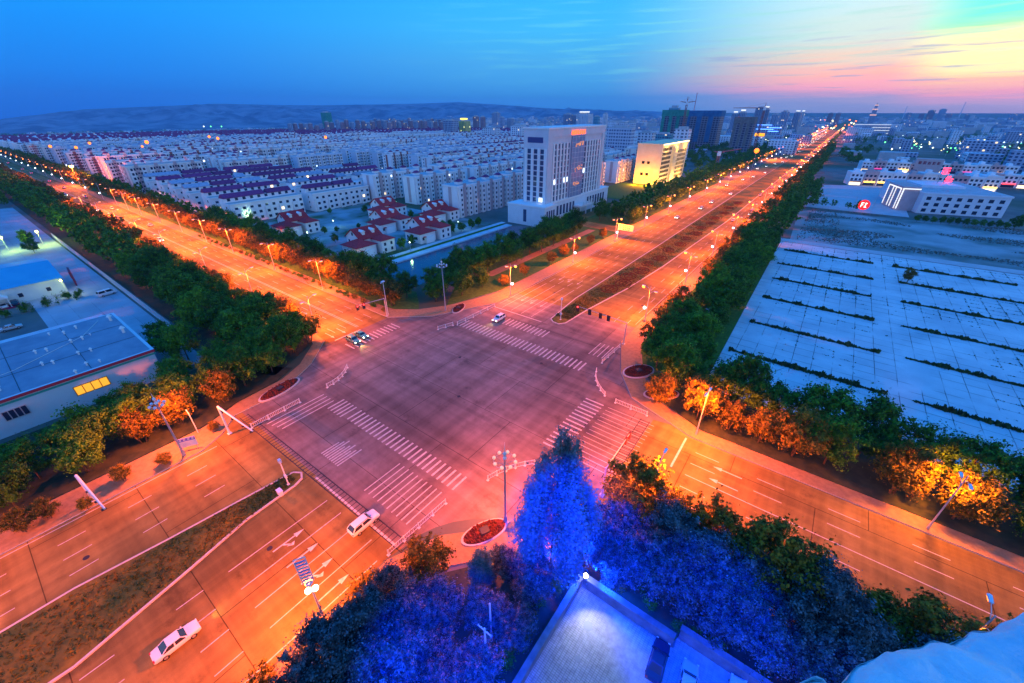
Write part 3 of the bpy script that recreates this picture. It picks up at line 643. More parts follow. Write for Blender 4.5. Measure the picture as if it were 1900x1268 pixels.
# small trees on the left pavement of the near arm
for (px,py,s,lab) in ((232,892,.42,'small round tree on the left pavement between slanted pole and gantry'),(310,862,.36,'small tree beside the information board, foot of the ringed mast'),(50,985,.55,'larger low tree at the left picture edge on the near arm pavement'),(95,960,.5,'low tree on the near arm pavement, right of the edge tree'),(165,945,.3,'small bush at the foot of the leaning camera pole'),(400,800,.3,'small tree beside the camera gantry foot')):
    x,y=G(px,py); tree('lit_a' if s<.45 else 'lit_b',x,y,s,lab,'small trees on the near left pavement')
# bushes along the kerbs
for i in range(30):
    x=-101-4.9*i; tree(BU,x+rnd.uniform(-.5,.5),67.9+rnd.uniform(-.3,.3),rnd.uniform(.45,.8),'low round shrub along the far kerb of the left road','low shrubs along the far kerb of the left road','shrub','shrub')
# garden trees in the villas, works yard, field
VT=[(-147+rnd.uniform(-1,1),88+6.5*i,.55) for i in range(13)]+[(rnd.uniform(-240,-152),rnd.uniform(88,172),rnd.uniform(.3,.5)) for _ in range(30)]
# ================================================================== LAMPS, MASTS, SIGNALS, RAILINGS
m_sod=mat('sodium_lens',(1,.5,.15),.4,emit=(1,.20,.012),es=8)
m_sodg=mat('sodium_globe',(.7,.6,.5),.4,emit=(1,.42,.15),es=.9)
m_wht=mat('white_globe',(1,1,1),.4,emit=(.75,.88,1),es=7)
m_lum=mat('luminaire_shell',(.62,.66,.78),.4)
SOD=(1.0,.135,.001)
def plight(name,en,col,rad=.35,typ='POINT',spot=None,blend=.5):
    l_=bpy.data.lights.new(name,typ); l_.energy=en; l_.color=col; l_.shadow_soft_size=rad
    if typ=='SPOT': l_.spot_size=R(spot); l_.spot_blend=blend
    return l_
LE=52000
L_main=plight('sodium_light',LE,SOD,.5,'SPOT',163,.08)
L_hot=plight('sodium_light_strong',LE*.8,(1.0,.125,.001),.5,'SPOT',165,.08)
L_far=plight('sodium_light_far',LE*3,SOD,.6,'SPOT',164,.3)
L_dim=plight('sodium_light_soft',LE*.5,(1.0,.21,.002),.5,'SPOT',165,.08)
def lamp_proto(name,hgt,arm,label,cat,group,lit=True,white=False,light=None,two=True,base_h=None):
    t_=empty(name,(0,0,0),label,cat,group)
    mb=MB(); mb.tube((0,0,0),(0,0,1.2),.17,.15,10); mb.tube((0,0,1.2),(0,0,hgt),.12,.07,8); mb.box(-.22,.22,-.22,.22,0,.08)
    ob('pole',mb.mesh('pole',[m_pole],smooth=False),t_)
    sides=[(1,arm,hgt)]+([(-1,arm*.75,hgt-1.1)] if two else [])
    for s,a,z in sides:
        mb=MB(); mb.path([(0,0,z-1.2),(s*a*.35,0,z-.5),(s*a,0,z-.12)],.045,6); ar=ob('arm',mb.mesh('arm',[m_pole]),t_)
        mb=MB(); mb.prism([(s*(a-.1),-.16),(s*(a+.9),-.2),(s*(a+1.0),0),(s*(a+.9),.2),(s*(a-.1),.16)][::s],z-.2,z-.03); 
        lh=ob('lamp_head',mb.mesh('lamp_head',[m_lum]),ar)
        mb=MB(); mb.box(min(s*(a+.15),s*(a+.85)),max(s*(a+.15),s*(a+.85)),-.14,.14,z-.34,z-.2)
        ob('lens',mb.mesh('lens',[m_sod if lit else m_lum]),ar)
    if white:
        mb=MB(); mb.tube((0,0,4.0),(.7,0,4.2),.04,.04,5); ob('bracket',mb.mesh('bracket',[m_pole]),t_)
        mb=MB(); mb.ball((arm+.5,0,hgt-.45),.42,8); ob('bulb',mb.mesh('bulb',[m_sod],smooth=True),t_)
        mb=MB(); mb.ball((.75,0,4.3),.42,10); ob('globe',mb.mesh('globe',[m_wht],smooth=True),t_)
    if light:
        lo=bpy.data.objects.new('lamp_light',light); COL.objects.link(lo); lo.parent=t_; lo.location=(arm*.9,0,hgt-.9); lo.rotation_euler=(0,0,0); KIDS.setdefault(t_.name,[]).append(lo)
    return t_
# ---- left road: far side (Y 64.. kerb at 66.6), near side (Y 47)
A=lamp_proto('street_lamp',11.0,1.7,'','street lamp','double-arm street lamps on the far kerb of the left road',light=L_main)
xsf=[-132,-165.5,-202.4,-231,-262,-294,-326,-352,-376]
for i,x in enumerate(xsf):
    lab='street lamp on the far kerb of the left road, %s from the crossing'%od(i)
    if i==0: A.location=(x,66.2,0); A.rotation_euler=(0,0,-math.pi/2); A['label']=lab
    else: dup(A,(x,66.2,0),-math.pi/2,lab)
for i,x in enumerate([-104,-140.6,-176.6,-219,-252,-286,-320,-356]):
    dup(A,(x,47.4,0),math.pi/2,'street lamp on the near kerb of the left road, %s from the crossing'%od(i),'double-arm street lamps on the near kerb of the left road')
# glaring lamp at the far bend
x,y=G(150,345)
hm=empty('high_mast_lamp',(x,y,0),'tall mast lamp glaring orange where the left road meets a side road','mast lamp',None)
mb=MB(); mb.tube((0,0,0),(0,0,15),.2,.12,8); ob('pole',mb.mesh('pole',[m_pole]),hm)
mb=MB(); mb.box(-1.1,1.1,-.9,.9,14.4,15.5); ob('floodlight',mb.mesh('floodlight',[mat('strong_sodium',(1,.6,.2),.4,emit=(1,.50,.10),es=60)]),hm)
lo=bpy.data.objects.new('lamp_light',plight('mast_light',160000,SOD,.8)); COL.objects.link(lo); lo.parent=hm; lo.location=(0,-1.5,14)
# ---- boulevard, left row and right row (with lower white globes)
C_=lamp_proto('street_lamp',11.0,1.6,'boulevard lamp','street lamp','boulevard street lamps, left kerb',white=True,light=L_main)
ysl=[101.4,143.8,184,222,260.5,300.5,343.7,383,422,461,500]
for i,yy in enumerate(ysl):
    lab='boulevard street lamp with white globe below, left kerb, %s beyond the crossing'%od(i)
    if i==0: C_.location=(-76.8,yy,0); C_['label']=lab
    else: dup(C_,(-76.8,yy,0),0,lab)
for i,yy in enumerate([109.5,149,186,225.6,265.3,308,345.1,384,423,462,501]):
    dup(C_,(-33.2,yy,0),math.pi,'boulevard street lamp with white globe below, right kerb, %s beyond the crossing'%od(i),'boulevard street lamps, right kerb')
# far ones: only lit heads matter, no light object
Cl=None
Cf=lamp_proto('street_lamp',11.0,1.6,'x','street lamp','distant boulevard street lamps',white=True,light=None)
k=0
for i in range(34):
    yy=540+i*38
    for sd,xx,rz in (('left',-76.8,0),('right',-33.2,math.pi)):
        lab='distant lit street lamp in the %s row of the far boulevard'%sd
        if k==0: Cf.location=(xx,yy,0); Cf['label']=lab
        else:
            q_=dup(Cf,(xx,yy,0),rz,lab)
            if i%3==0: lo=bpy.data.objects.new('lamp_light',L_far); COL.objects.link(lo); lo.parent=q_; lo.location=(1.3,0,10.5)
        k+=1
# far left road lamps
for i in range(16):
    dup(Cf,(-410-40*i,66.4,0),-math.pi/2,'distant lit street lamp beyond the bend of the left road','distant street lamps of the left road')
# ---- right road
D=dup(A,(-7.3,68.4,0),-math.pi/2,'street lamp on the upper kerb of the right road, nearest the crossing','street lamps of the right road')
A2=dup(A,(26.0,68.3,0),-math.pi/2,'double-arm street lamp glowing inside a tree crown, upper side of the right road','street lamps of the right road')
for k_ in KIDS[A2.name]:
    if k_.type=='LIGHT': k_.data=L_dim; k_.location.x=-2.3; k_.location.z=9.4
dup(A2,(59.0,68.3,0),-math.pi/2,'double-arm street lamp on the upper side of the right road beyond the glowing crown','street lamps of the right road')
dup(A,(-8.4,46.4,0),math.pi/2,'street lamp rising from the trees right of the tall poplar','street lamps of the right road')
dup(A2,(25.0,45.6,0),math.pi/2,'street lamp at the right picture edge above the roof ledge','street lamps of the right road')
# ---- ringed masts
def ring_mast(x,y,h,ringz,label,lit,nl=8,rad=1.5,light=None):
    t_=empty('ring_mast',(x,y,0),label,'lamp mast','lamp masts with a ring of lights')
    mb=MB(); mb.tube((0,0,0),(0,0,1.5),.3,.24,12); mb.tube((0,0,1.5),(0,0,ringz+.4),.17,.11,10); mb.box(-.4,.4,-.4,.4,0,.12)
    ob('pole',mb.mesh('pole',[mat('mast_grey',(.32,.32,.36),.5)]),t_)
    mb=MB(); mb.tube((0,0,ringz+.3),(0,0,h),.09,.02,8); mb.ball((0,0,ringz+1.3),.24,10,0,1.5); mb.ball((0,0,ringz+.5),.3,10,0,.8); ob('spire',mb.mesh('spire',[m_white]),t_)
    mb=MB()
    for k in range(24):
        a=2*math.pi*k/24; b=2*math.pi*(k+1)/24; mb.tube((rad*math.cos(a),rad*math.sin(a),ringz),(rad*math.cos(b),rad*math.sin(b),ringz),.05,.05,5)
    for k in range(nl): a=2*math.pi*k/nl; mb.tube((0,0,ringz-.6),(rad*math.cos(a),rad*math.sin(a),ringz),.035,.035,5)
    ob('ring',mb.mesh('ring',[MATS['mast_grey']]),t_)
    mb=MB(); mb.ball((0,0,0),.26,10); g0=mb.mesh('globe',[m_sodg if lit else m_lum],smooth=True)
    for k in range(nl): a=2*math.pi*(k+.5)/nl; ob('globe',g0,t_,(rad*math.cos(a),rad*math.sin(a),ringz+.22))
    if light: lo=bpy.data.objects.new('lamp_light',light); COL.objects.link(lo); lo.parent=t_; lo.location=(-1.6,1.2,ringz-.9)
    return t_
ring_mast(-24.8,31.4,16.2,12.8,'tall grey mast with a ring of small lamps, in front of the poplar',True,light=L_hot)
ring_mast(-85.5,79.5,17.0,14.4,'tall white mast with a ring near the top, unlit, at the far left corner',False)
ring_mast(-79.4,7.5,14.0,11.4,'white mast with a ring top on the near left pavement beside the information board',False,6,1.0,light=L_hot)
# ---- twin globe lamp with lit panel head (near right)
t_=empty('panel_lamp',(-33.9,7.4,0),'lamp post with two bright globes and a slatted panel head, near right kerb','lamp post',None,R(62))
mb=MB(); mb.tube((0,0,0),(0,0,7),.14,.1,8); mb.tube((0,0,7),(0,0,9.2),.07,.05,6); mb.box(-.25,.25,-.25,.25,0,.1); ob('pole',mb.mesh('pole',[m_white]),t_)
for s in (-1,1): mb=MB(); mb.ball((s*.38,0,6.9),.36,12); ob('globe',mb.mesh('globe',[mat('bright_globe',(1,.9,.8),.4,emit=(1,.75,.55),es=6)],smooth=True),t_)
mb=MB(); w=.55
for a in (-w,w): mb.box(a-.05,a+.05,-.05,.05,8.4,12.6)
mb.box(-w,w,-.05,.05,12.5,12.65); mb.box(-w,w,-.05,.05,8.35,8.5); ob('panel_frame',mb.mesh('panel_frame',[m_white]),t_)
for k in range(7): mb=MB(); mb.box(-w+.06,w-.06,-.03,.03,8.75+k*.52,9.0+k*.52); ob('slat',mb.mesh('slat',[mat('blue_slat',(.25,.4,.8),.5) if k%3!=1 else m_white]),t_)
mb=MB(); mb.ball((0,0,8.2),.45,8,0,.5); ob('collar',mb.mesh('collar',[m_lum]),t_)
lo=bpy.data.objects.new('lamp_light',L_hot); COL.objects.link(lo); lo.parent=t_; lo.location=(-1.4,1.2,9.0)
dup(A,(-78.9,-30,0),0,'double-arm street lamp on the left pavement of the near arm, at the picture edge','street lamps of the near arm')
dup(A,(-33.9,-26,0),math.pi,'double-arm street lamp on the right pavement of the near arm, below the picture','street lamps of the near arm')
# ---- signal gantries
m_red=mat('red_signal',(.6,.02,.02),.4,emit=(1,.03,.02),es=14); m_grn=mat('green_signal',(.02,.5,.2),.4,emit=(.1,1,.6),es=10)
m_sig=mat('signal_housing',(.12,.03,.04),.5)
def signal_head(parent,x,y,z,rz,lit=True,big=True):
    ca,sa=math.cos(rz),math.sin(rz)
    mb=MB(); mb.box(x-.28,x+.28,y-.16,y+.16,z-1.1,z+.25,0,rz,(x,y)); mb.box(x-.45,x+.45,y-.19,y-.17,z-1.25,z+.4,0,rz,(x,y)); h_=ob('signal_head',mb.mesh('signal_head',[m_sig]),parent)
    def pt(a,b): return (x+(a*ca-b*sa),y+(a*sa+b*ca))
    for k,(zz,m) in enumerate(((z,m_red if lit else m_dark),(z-.42,m_dark),(z-.84,m_dark))):
        a=pt(0,-.2); b=pt(0,-.34); mb=MB(); mb.tube((a[0],a[1],zz),(b[0],b[1],zz),.17,.17,10); ob('lens',mb.mesh('lens',[m]),h_)
def gantry(bx,by,h,ax,ay,heads,label,rz,box=True):
    t_=empty('signal_gantry',(bx,by,.13),label,'traffic signal','overhead traffic signal gantries of the crossing')
    mb=MB(); mb.tube((0,0,0),(0,0,h),.17,.12,10); mb.box(-.35,.35,-.35,.35,0,.12); ob('pole',mb.mesh('pole',[m_pole]),t_)
    mb=MB(); mb.tube((0,0,h-.15),(ax,ay,h+.35),.1,.055,8); ob('arm',mb.mesh('arm',[m_pole]),t_)
    for u,lit in heads: signal_head(t_,ax*u,ay*u,h+.35*u-.1,rz,lit)
    return t_
gantry(-32.7,93.0,6.4,-15.0,.6,[(.97,True),(.72,False),(.5,False),(.34,False)],'long signal gantry reaching over the far boulevard lanes, one red light at its tip',0)
gantry(-96.8,64.4+1.6,5.9,-1.0,-9.0,[(.95,True),(.74,True)],'signal gantry at the left road mouth with two red lights',math.pi/2)
gantry(-15.4,44.6,6.2,0,9.6,[(.96,True),(.8,True)],'slanting signal gantry at the right road mouth beside the poplar, two dark red heads',-math.pi/2)
# second pole standing beside the left gantry
t_=empty('street_lamp',(-97.4,66.9,.13),'slim pole with a small lamp right behind the left road signal gantry','street lamp',None)
mb=MB(); mb.tube((0,0,0),(0,0,10.6),.12,.07,8); ob('pole',mb.mesh('pole',[m_white]),t_); mb=MB(); mb.box(-.3,.3,-.5,.5,10.5,10.8); mb.ball((0,-.7,10.4),.2,8); ob('lamp_head',mb.mesh('lamp_head',[m_lum]),t_)
# camera gantries (inverted V)
for (bx,by,h,ax,ay,lab) in ((-79.0,14.9,6.6,12.0,.8,'white camera gantry leaning over the near arm, beside the drain grating'),(-79.6,-4.8,5.6,11.2,1.0,'white camera gantry at the left picture edge, nearer than the other one')):
    t_=empty('camera_gantry',(bx,by,.13),lab,'camera gantry','white camera gantries of the near arm')
    mb=MB(); mb.tube((0,0,0),(0,0,h),.2,.16,10); mb.box(-.35,.35,-.35,.35,0,.12); ob('pole',mb.mesh('pole',[m_white]),t_)
    mb=MB(); mb.tube((0,0,h-.1),(ax,ay,h-.1),.19,.12,10); ob('arm',mb.mesh('arm',[m_white]),t_)
    for u in (.45,.75,.97): mb=MB(); mb.box(ax*u-.12,ax*u+.12,ay*u-.35,ay*u+.2,h-.45,h-.22); ob('camera',mb.mesh('camera',[m_dark]),t_)
# pole on the near median with small cabinet, pole on far median
for (x,y,h,lab) in ((-57.9,15.4,5.3,'white post at the tip of the near median with a small box beside it'),(-53.6,95.4,6.6,'slim signal post at the tip of the far median')):
    t_=empty('median_post',(x,y,.16),lab,'signal post','posts at the median tips')
    mb=MB(); mb.tube((0,0,0),(0,0,h),.11,.09,8); mb.box(-.2,.2,-.2,.2,0,.1); ob('pole',mb.mesh('pole',[m_white]),t_)
    mb=MB(); mb.box(-.25,.25,-.2,.2,h-.3,h+.35); ob('camera_box',mb.mesh('camera_box',[m_lum]),t_)
    mb=MB(); mb.box(-.3,.3,-.14,.14,1.6,2.2) ; ob('sign_plate',mb.mesh('sign_plate',[m_lum]),t_)
x,y=-56.9,13.6
t_=tag(ob('control_cabinet',MB().box(-.5,.5,-.3,.3,0,.9).box(-.56,.56,-.36,.36,.9,.98).mesh('control_cabinet',[m_lum]),None,(x,y,.16)),'low metal cabinet lying on the near median beside the white post','cabinet')
# information board
x,y=G(362,842); t_=empty('information_board',(x-1.6,y,.13),'blue-headed white information board standing on the near left pavement','information board',None,R(62))
mb=MB(); [mb.tube((a,0,0),(a,0,2.6),.05,.05,6) for a in (-1.1,1.1)]; ob('frame',mb.mesh('frame',[m_pole]),t_)
mb=MB(); mb.box(-1.3,1.3,-.06,.06,.8,2.5); ob('panel',mb.mesh('panel',[m_white]),t_)
mb=MB(); mb.box(-1.3,1.3,-.075,.075,2.1,2.75); ob('header',mb.mesh('header',[mat('blue_header',(.12,.15,.6),.5)]),t_)
mb=MB(); [mb.box(-1.05+.62*k,-.75+.62*k,-.09,-.078,2.28,2.6) for k in range(4)]; ob('lettering',mb.mesh('lettering',[m_white]),t_)
# hooked pole near board
x,y=G(372,808); t_=tag(ob('bent_post',MB().path([(0,0,0),(0,0,4.2),(-.3,0,4.9),(-.9,0,5.1)],.08,8).mesh('bent_post',[m_white]),None,(x-1,y,.13)),'thin white post with a bent tip between information board and camera gantry','post')
# direction sign with three panels
t_=empty('direction_sign',(-77.2,187.5,.13),'three-row direction sign on a pole at the side street, lit orange','direction sign',None)
mb=MB(); mb.tube((0,0,0),(0,0,7.4),.2,.15,10); ob('pole',mb.mesh('pole',[m_white]),t_)
m_sgn=mat('sign_board',(.75,.62,.45),.6)
for k in range(3):
    mb=MB(); mb.box(0.1,7.6,-.06,.06,4.6+k*.95,5.4+k*.95); p_=ob('panel',mb.mesh('panel',[m_sgn]),t_)
    mb=MB(); [mb.box(2.4+.9*j,3.0+.9*j,-.08,-.062,4.8+k*.95,5.2+k*.95) for j in range(4)]; mb.add([(.6,-.08,5.0+k*.95),(1.1,-.08,4.75+k*.95),(1.1,-.08,5.25+k*.95)],[(0,1,2)]); ob('lettering',mb.mesh('lettering',[m_dark]),p_)
mb=MB(); mb.tube((0,0,4.6),(7.6,0,4.6),.06,.06,6); mb.tube((0,0,7.3),(7.6,0,7.3),.06,.06,6); ob('frame',mb.mesh('frame',[m_white]),t_)
# ---- railings
def railing(pts,label,proto=True,h=1.05):
    x0,y0=pts[0]; t_=empty('railing',(x0,y0,0),label,'railing','white traffic railings round the crossing')
    P_=[(x-x0,y-y0) for x,y in pts]
    mb=MB()
    for z in (.22,h): mb.path([(x,y,z) for x,y in P_],.045,6)
    # slats
    for (a,b) in zip(P_[:-1],P_[1:]):
        n=max(1,int(math.hypot(b[0]-a[0],b[1]-a[1])/.33))
        for i in range(n): u=(i+.5)/n; x=a[0]+(b[0]-a[0])*u; y=a[1]+(b[1]-a[1])*u; mb.tube((x,y,.22),(x,y,h),.028,.028,4)
    ob('rails',mb.mesh('rails',[m_white]),t_)
    tot=[]
    for (a,b) in zip(P_[:-1],P_[1:]):
        n=max(1,round(math.hypot(b[0]-a[0],b[1]-a[1])/3))
        tot+=[(a[0]+(b[0]-a[0])*i/n,a[1]+(b[1]-a[1])*i/n) for i in range(n)]
    tot.append(P_[-1])
    pm=MB().box(-.06,.06,-.06,.06,0,h+.12).box(-.2,.2,-.2,.2,0,.1).mesh('post',[m_white])
    for x,y in tot: ob('post',pm,t_,(x,y,0))
def curve(a,m,b,n=5):
    return [((1-t)**2*a[0]+2*t*(1-t)*m[0]+t*t*b[0],(1-t)**2*a[1]+2*t*(1-t)*m[1]+t*t*b[1]) for t in [i/n for i in range(n+1)]]
railing([(-77.3,18.2),(-77.5,28.1)],'straight white railing along the left edge of the near arm, ending at the drain grating')
railing(curve((-77.8,34.6),(-77.6,38.6),(-81.3,42.1)),'short curved white railing at the near left corner of the crossing')
railing([(-34.7,17.5),(-34.4,28.4)],'long white railing on the right edge of the near arm beside the white car')
railing(curve((-32.1,36.0),(-31.0,40.5),(-27.8,43.7)),'curved white railing behind the tall ringed mast at the near right corner')
railing([(-23.8,68.3),(-16.9,68.2)],'white railing at the upper edge of the right road mouth, running along the crosswalk')
railing(curve((-32.5,76.7),(-31.0,72.0),(-26.7,69.2)),'curved white railing at the far right corner of the crossing')
railing([(-33.1,81.0),(-32.8,90.8)],'straight white railing before the long signal gantry')
railing([(-78.2,69.2),(-76.6,73.6)],'short white railing standing alone at the far left corner')
railing([(-75.8,74.6),(-75.2,91.0)],'long white railing at the left kerb of the far boulevard mouth')
# ---- drain gratings
m_grate=mat('iron_grate',(.03,.025,.03),.6)
def grate(x0,y0,x1,y1,w,n,label):
    t_=empty('drain_grating',(x0,y0,0),label,'drain grating','long drain gratings across the road mouths')
    d=Vector((x1-x0,y1-y0,0)); Ln=d.length; an=math.atan2(d.y,d.x); t_.rotation_euler=(0,0,an)
    mb=MB(); mb.box(0,Ln,-w/2,-w/2+.14,.002,.03); mb.box(0,Ln,w/2-.14,w/2,.002,.03); ob('frame',mb.mesh('frame',[m_grate]),t_)
    mb=MB()
    for i in range(n): x=(i+.5)*Ln/n; mb.box(x-.06,x+.06,-w/2+.14,w/2-.14,.002,.024)
    ob('bars',mb.mesh('bars',[m_grate]),t_)
grate(-82.6,18.9,-31.6,19.6,1.7,62,'long ladder-like drain grating across the near arm under the white car')
grate(-16.6,66.8,-16.2,48.0,1.9,26,'dark ladder-like drain grating across the right road mouth')
# manhole covers
for i,(x,y) in enumerate(((-52,50),(-63,62),(-45,72),(-49,8),(-40,-18),(-68,-8),(-120,58),(-66,112),(-38,120))):
    tag(ob('manhole_cover',MB().tube((0,0,.001),(0,0,.02),.38,.38,18).mesh('manhole_cover',[m_grate]),None,(x,y,0)),['round manhole cover in the middle of the crossing, nearer','round manhole cover in the middle of the crossing, farther','manhole cover before the far crosswalk','manhole cover on the near arm beside the stop line','manhole cover on the near arm near the saloon','manhole cover in the left lanes of the near arm','manhole cover in the left road lanes','manhole cover in the left lanes of the boulevard','manhole cover in the right lanes of the boulevard'][i],'manhole cover','manhole covers')
# utility poles
for (px,py,pt_,lab) in ((1305,617,570,'concrete utility pole with a crossarm inside the right-hand belt'),(904,1245,1160,'blue-lit utility pole with crossarm and small ladder, lower wood'),(912,1190,1120,'blue-lit bare pole beside the utility pole, lower wood')):
    x,y=G(px,py); h=min(9,top_z(px,py,px,pt_)); 
    t_=empty('utility_pole',(x,y,0),lab,'utility pole','utility poles'); mb=MB(); mb.tube((0,0,0),(0,0,h),.14,.09,8); ob('pole',mb.mesh('pole',[m_lum]),t_)
    if 'crossarm' in lab: mb=MB(); mb.box(-.9,.9,-.05,.05,h-.5,h-.4); [mb.tube((a,0,h-.4),(a,0,h-.2),.05,.05,5) for a in (-.8,-.4,.4,.8)]; ob('crossarm',mb.mesh('crossarm',[m_lum]),t_)
# courtyard lamp on the wall corner
wl=empty('courtyard_lamp',(-11.0,30.0,0),'bright white lamp on the courtyard wall corner at the foot of the poplar','wall lamp',None)
mb=MB(); mb.tube((0,0,0),(0,0,2.9),.08,.06,8); mb.tube((0,0,2.8),(.35,-.3,2.95),.03,.03,5); ob('pole',mb.mesh('pole',[m_pole]),wl)
mb=MB(); mb.ball((.35,-.3,3.0),.28,12); ob('globe',mb.mesh('globe',[mat('courtyard_globe',(1,1,1),.4,emit=(.85,.95,1),es=40)],smooth=True),wl)
for (lx,ly,lz,dx,dy,dz,e) in ((.9,.1,6.9,6,2.2,.2,26000),(.1,-.2,6.9,-3,2,.6,22000),(.3,.4,6.8,-6,-4,-.4,20000),(.3,-.9,7.2,4,-6,-4,2500)):  # blue spots added at the white lamp to turn the wood blue
    lo=bpy.data.objects.new('lamp_light',plight('courtyard_blue_light',e,(.004,.05,1),.4,'SPOT',130,.6)); COL.objects.link(lo); lo.parent=wl; lo.location=(lx,ly,lz-2.8); lo.rotation_euler=Vector((dx,dy,dz)).to_track_quat('-Z','Y').to_euler()
lo=bpy.data.objects.new('lamp_light',plight('courtyard_down_light',2600,(1,.95,.55),.3,'SPOT',100,.8)); COL.objects.link(lo); lo.parent=wl; lo.location=(.9,-.9,3.6); lo.rotation_euler=Vector((6,-8,-3.6)).to_track_quat('-Z','Y').to_euler()
# ================================================================== BUILDINGS
m_wall=mat('pale_render',(.76,.76,.80),.85,(.86,.85,.88),.15,5,rand=.06)
m_wallp=mat('pinkish_render',(.50,.36,.38),.85,(.58,.44,.46),.3,4,rand=.08)
m_roofp=mat('purple_red_roof',(.13,.02,.10),.8,(.22,.04,.15),1.2,4,rand=.2)
m_roofr=mat('red_roof_tiles',(.42,.02,.03),.8,(.55,.04,.05),1.5,4,.3,rand=.15)
m_flat=mat('flat_roof',(.35,.38,.42),.9,(.48,.5,.54),.3,5)
m_win=mat('window_glass',(.02,.03,.07),.15,spec=.7)
m_lit=mat('lit_window',(.9,.7,.4),.4,emit=(1,.72,.4),es=2.2)
m_litw=mat('lit_window_white',(.9,.9,.9),.4,emit=(.9,1,1),es=2.2)
m_trimw=mat('white_trim',(.80,.78,.80),.7)
# ---- apartment blocks: long axis along Y, balcony front towards +X
def block_meshes(Ln=48,Wd=11.5,Ht=16.6,units=4):
    u=Ln/units
    mb=MB(); mb.box(-Wd/2,Wd/2,0,Ln,0,Ht,0)
    mb.box(-Wd/2-.3,Wd/2+.3,-.3,Ln+.3,Ht,Ht+.9,0); mb.box(-Wd/2+.2,Wd/2-.2,.2,Ln-.2,Ht+.9,Ht+.92,1)
    for i in range(units):
        y=i*u
        mb.box(Wd/2,Wd/2+1.3,y+1.0,y+3.6,0,Ht-.4,2); mb.box(Wd/2,Wd/2+1.3,y+u-3.6,y+u-1.0,0,Ht-.4,2)      # bays
        mb.box(Wd/2,Wd/2+.6,y+u/2-1.1,y+u/2+1.1,0,Ht+1.8,3)                                             # stair strip
        mb.box(-Wd/2-.9,-Wd/2,y+2.2,y+4.4,0,Ht-.4,2); mb.box(-Wd/2-.9,-Wd/2,y+u-4.4,y+u-2.2,0,Ht-.4,2)
    mb.box(-1.2,1.2,-.12,0,1,Ht,3)
    wall=mb
    cap=MB()   # little hipped stair-head roof
    a,b,h=1.9,2.1,1.3
    cap.box(-1.6,1.6,-1.8,1.8,0,1.5,1)
    cap.add([(-a,-b,1.5),(a,-b,1.5),(a,b,1.5),(-a,b,1.5),(0,-1.0,1.5+h),(0,1.0,1.5+h)],[(0,1,4),(1,2,5,4),(2,3,5),(3,0,4,5),(3,2,1,0)],0)
    return wall,cap,u
WB,CB,UU=block_meshes()
me_wall=WB.mesh('wall',[m_wall,m_flat,m_trimw,m_wallp]); me_cap=CB.mesh('stair_head',[m_roofp,m_trimw])
# windows for near blocks (individual) and merged for far
me_w1=MB().box(0,.06,-.65,.65,0,1.5,0).box(.06,.09,-.55,.55,.1,1.4,1).mesh('window',[m_trimw,m_win]); me_w1l=MB().box(0,.06,-.65,.65,0,1.5,0).box(.06,.09,-.55,.55,.1,1.4,1).mesh('window',[m_trimw,m_lit]); me_w1w=MB().box(0,.06,-.65,.65,0,1.5,0).box(.06,.09,-.55,.55,.1,1.4,1).mesh('window',[m_trimw,m_litw])
def winpos():
    out=[]
    for fl in range(6):
        z=1.0+fl*2.7
        for i in range(4):
            y=i*UU
            out+=[(5.75+1.3,y+2.3,z),(5.75,y+4.3,z),(5.75,y+UU-4.3,z),(5.75+1.3,y+UU-2.3,z)]
    return out
WP=winpos()
mb=MB(); mb.v=list(WB.v); mb.f=list(WB.f); mb.m=list(WB.m)
for (x,y,z) in WP: mb.quad((x+.03,y-.7,z),(x+.03,y+.7,z),(x+.03,y+.7,z+1.5),(x+.03,y-.7,z+1.5),4)
for fl in range(6):
    z=1.0+fl*2.7; mb.quad((-2.4,-.03,z),(-3.6,-.03,z),(-3.6,-.03,z+1.3),(-2.4,-.03,z+1.3),4)
    for i in range(4): y=i*UU+UU/2; mb.quad((6.38,y-.6,z+.6),(6.38,y+.6,z+.6),(6.38,y+.6,z+1.6),(6.38,y-.6,z+1.6),4)
WBW=mb
m_cream=mat('cream_render',(.72,.68,.66),.85,(.82,.78,.74),.15,5,rand=.08); m_bluew=mat('bluish_render',(.46,.54,.68),.85,(.56,.64,.76),.15,5,rand=.08); m_brick=mat('brick_strip',(.30,.10,.10),.85,(.4,.15,.13),.4,4)
me_cap2=CB.mesh('stair_head',[mat('blue_grey_roof',(.22,.28,.40),.8,(.34,.40,.52),.8,4,rand=.2),m_trimw])
me_wallw=mb.mesh('wall',[m_wall,m_flat,m_trimw,m_wallp,m_win])
NB=[0]
def near_block(x,y,lab,grp,lit=()):
    t_=empty('apartment_block',(x,y,0),lab,'apartment block',grp)
    ob('wall',me_wall,t_)
    for i in range(4): ob('stair_head',me_cap,t_,(1.5,i*UU+UU/2,17.5))
    for k,p in enumerate(WP[:96]):
        q=rnd.random(); ob('window',me_w1l if q<.012 else me_w1w if q<.028 else me_w1,t_,(p[0]+.01,p[1],p[2]))
    NB[0]+=1; return t_
FB=[]; FL=['white apartment block with small purple stair heads in the wide estate','cream apartment block with rooftop tanks on its flat roof in the estate','bluish apartment block with blue-grey stair heads in the wide estate','white apartment block with brick-red strips and rooftop tanks in the estate']
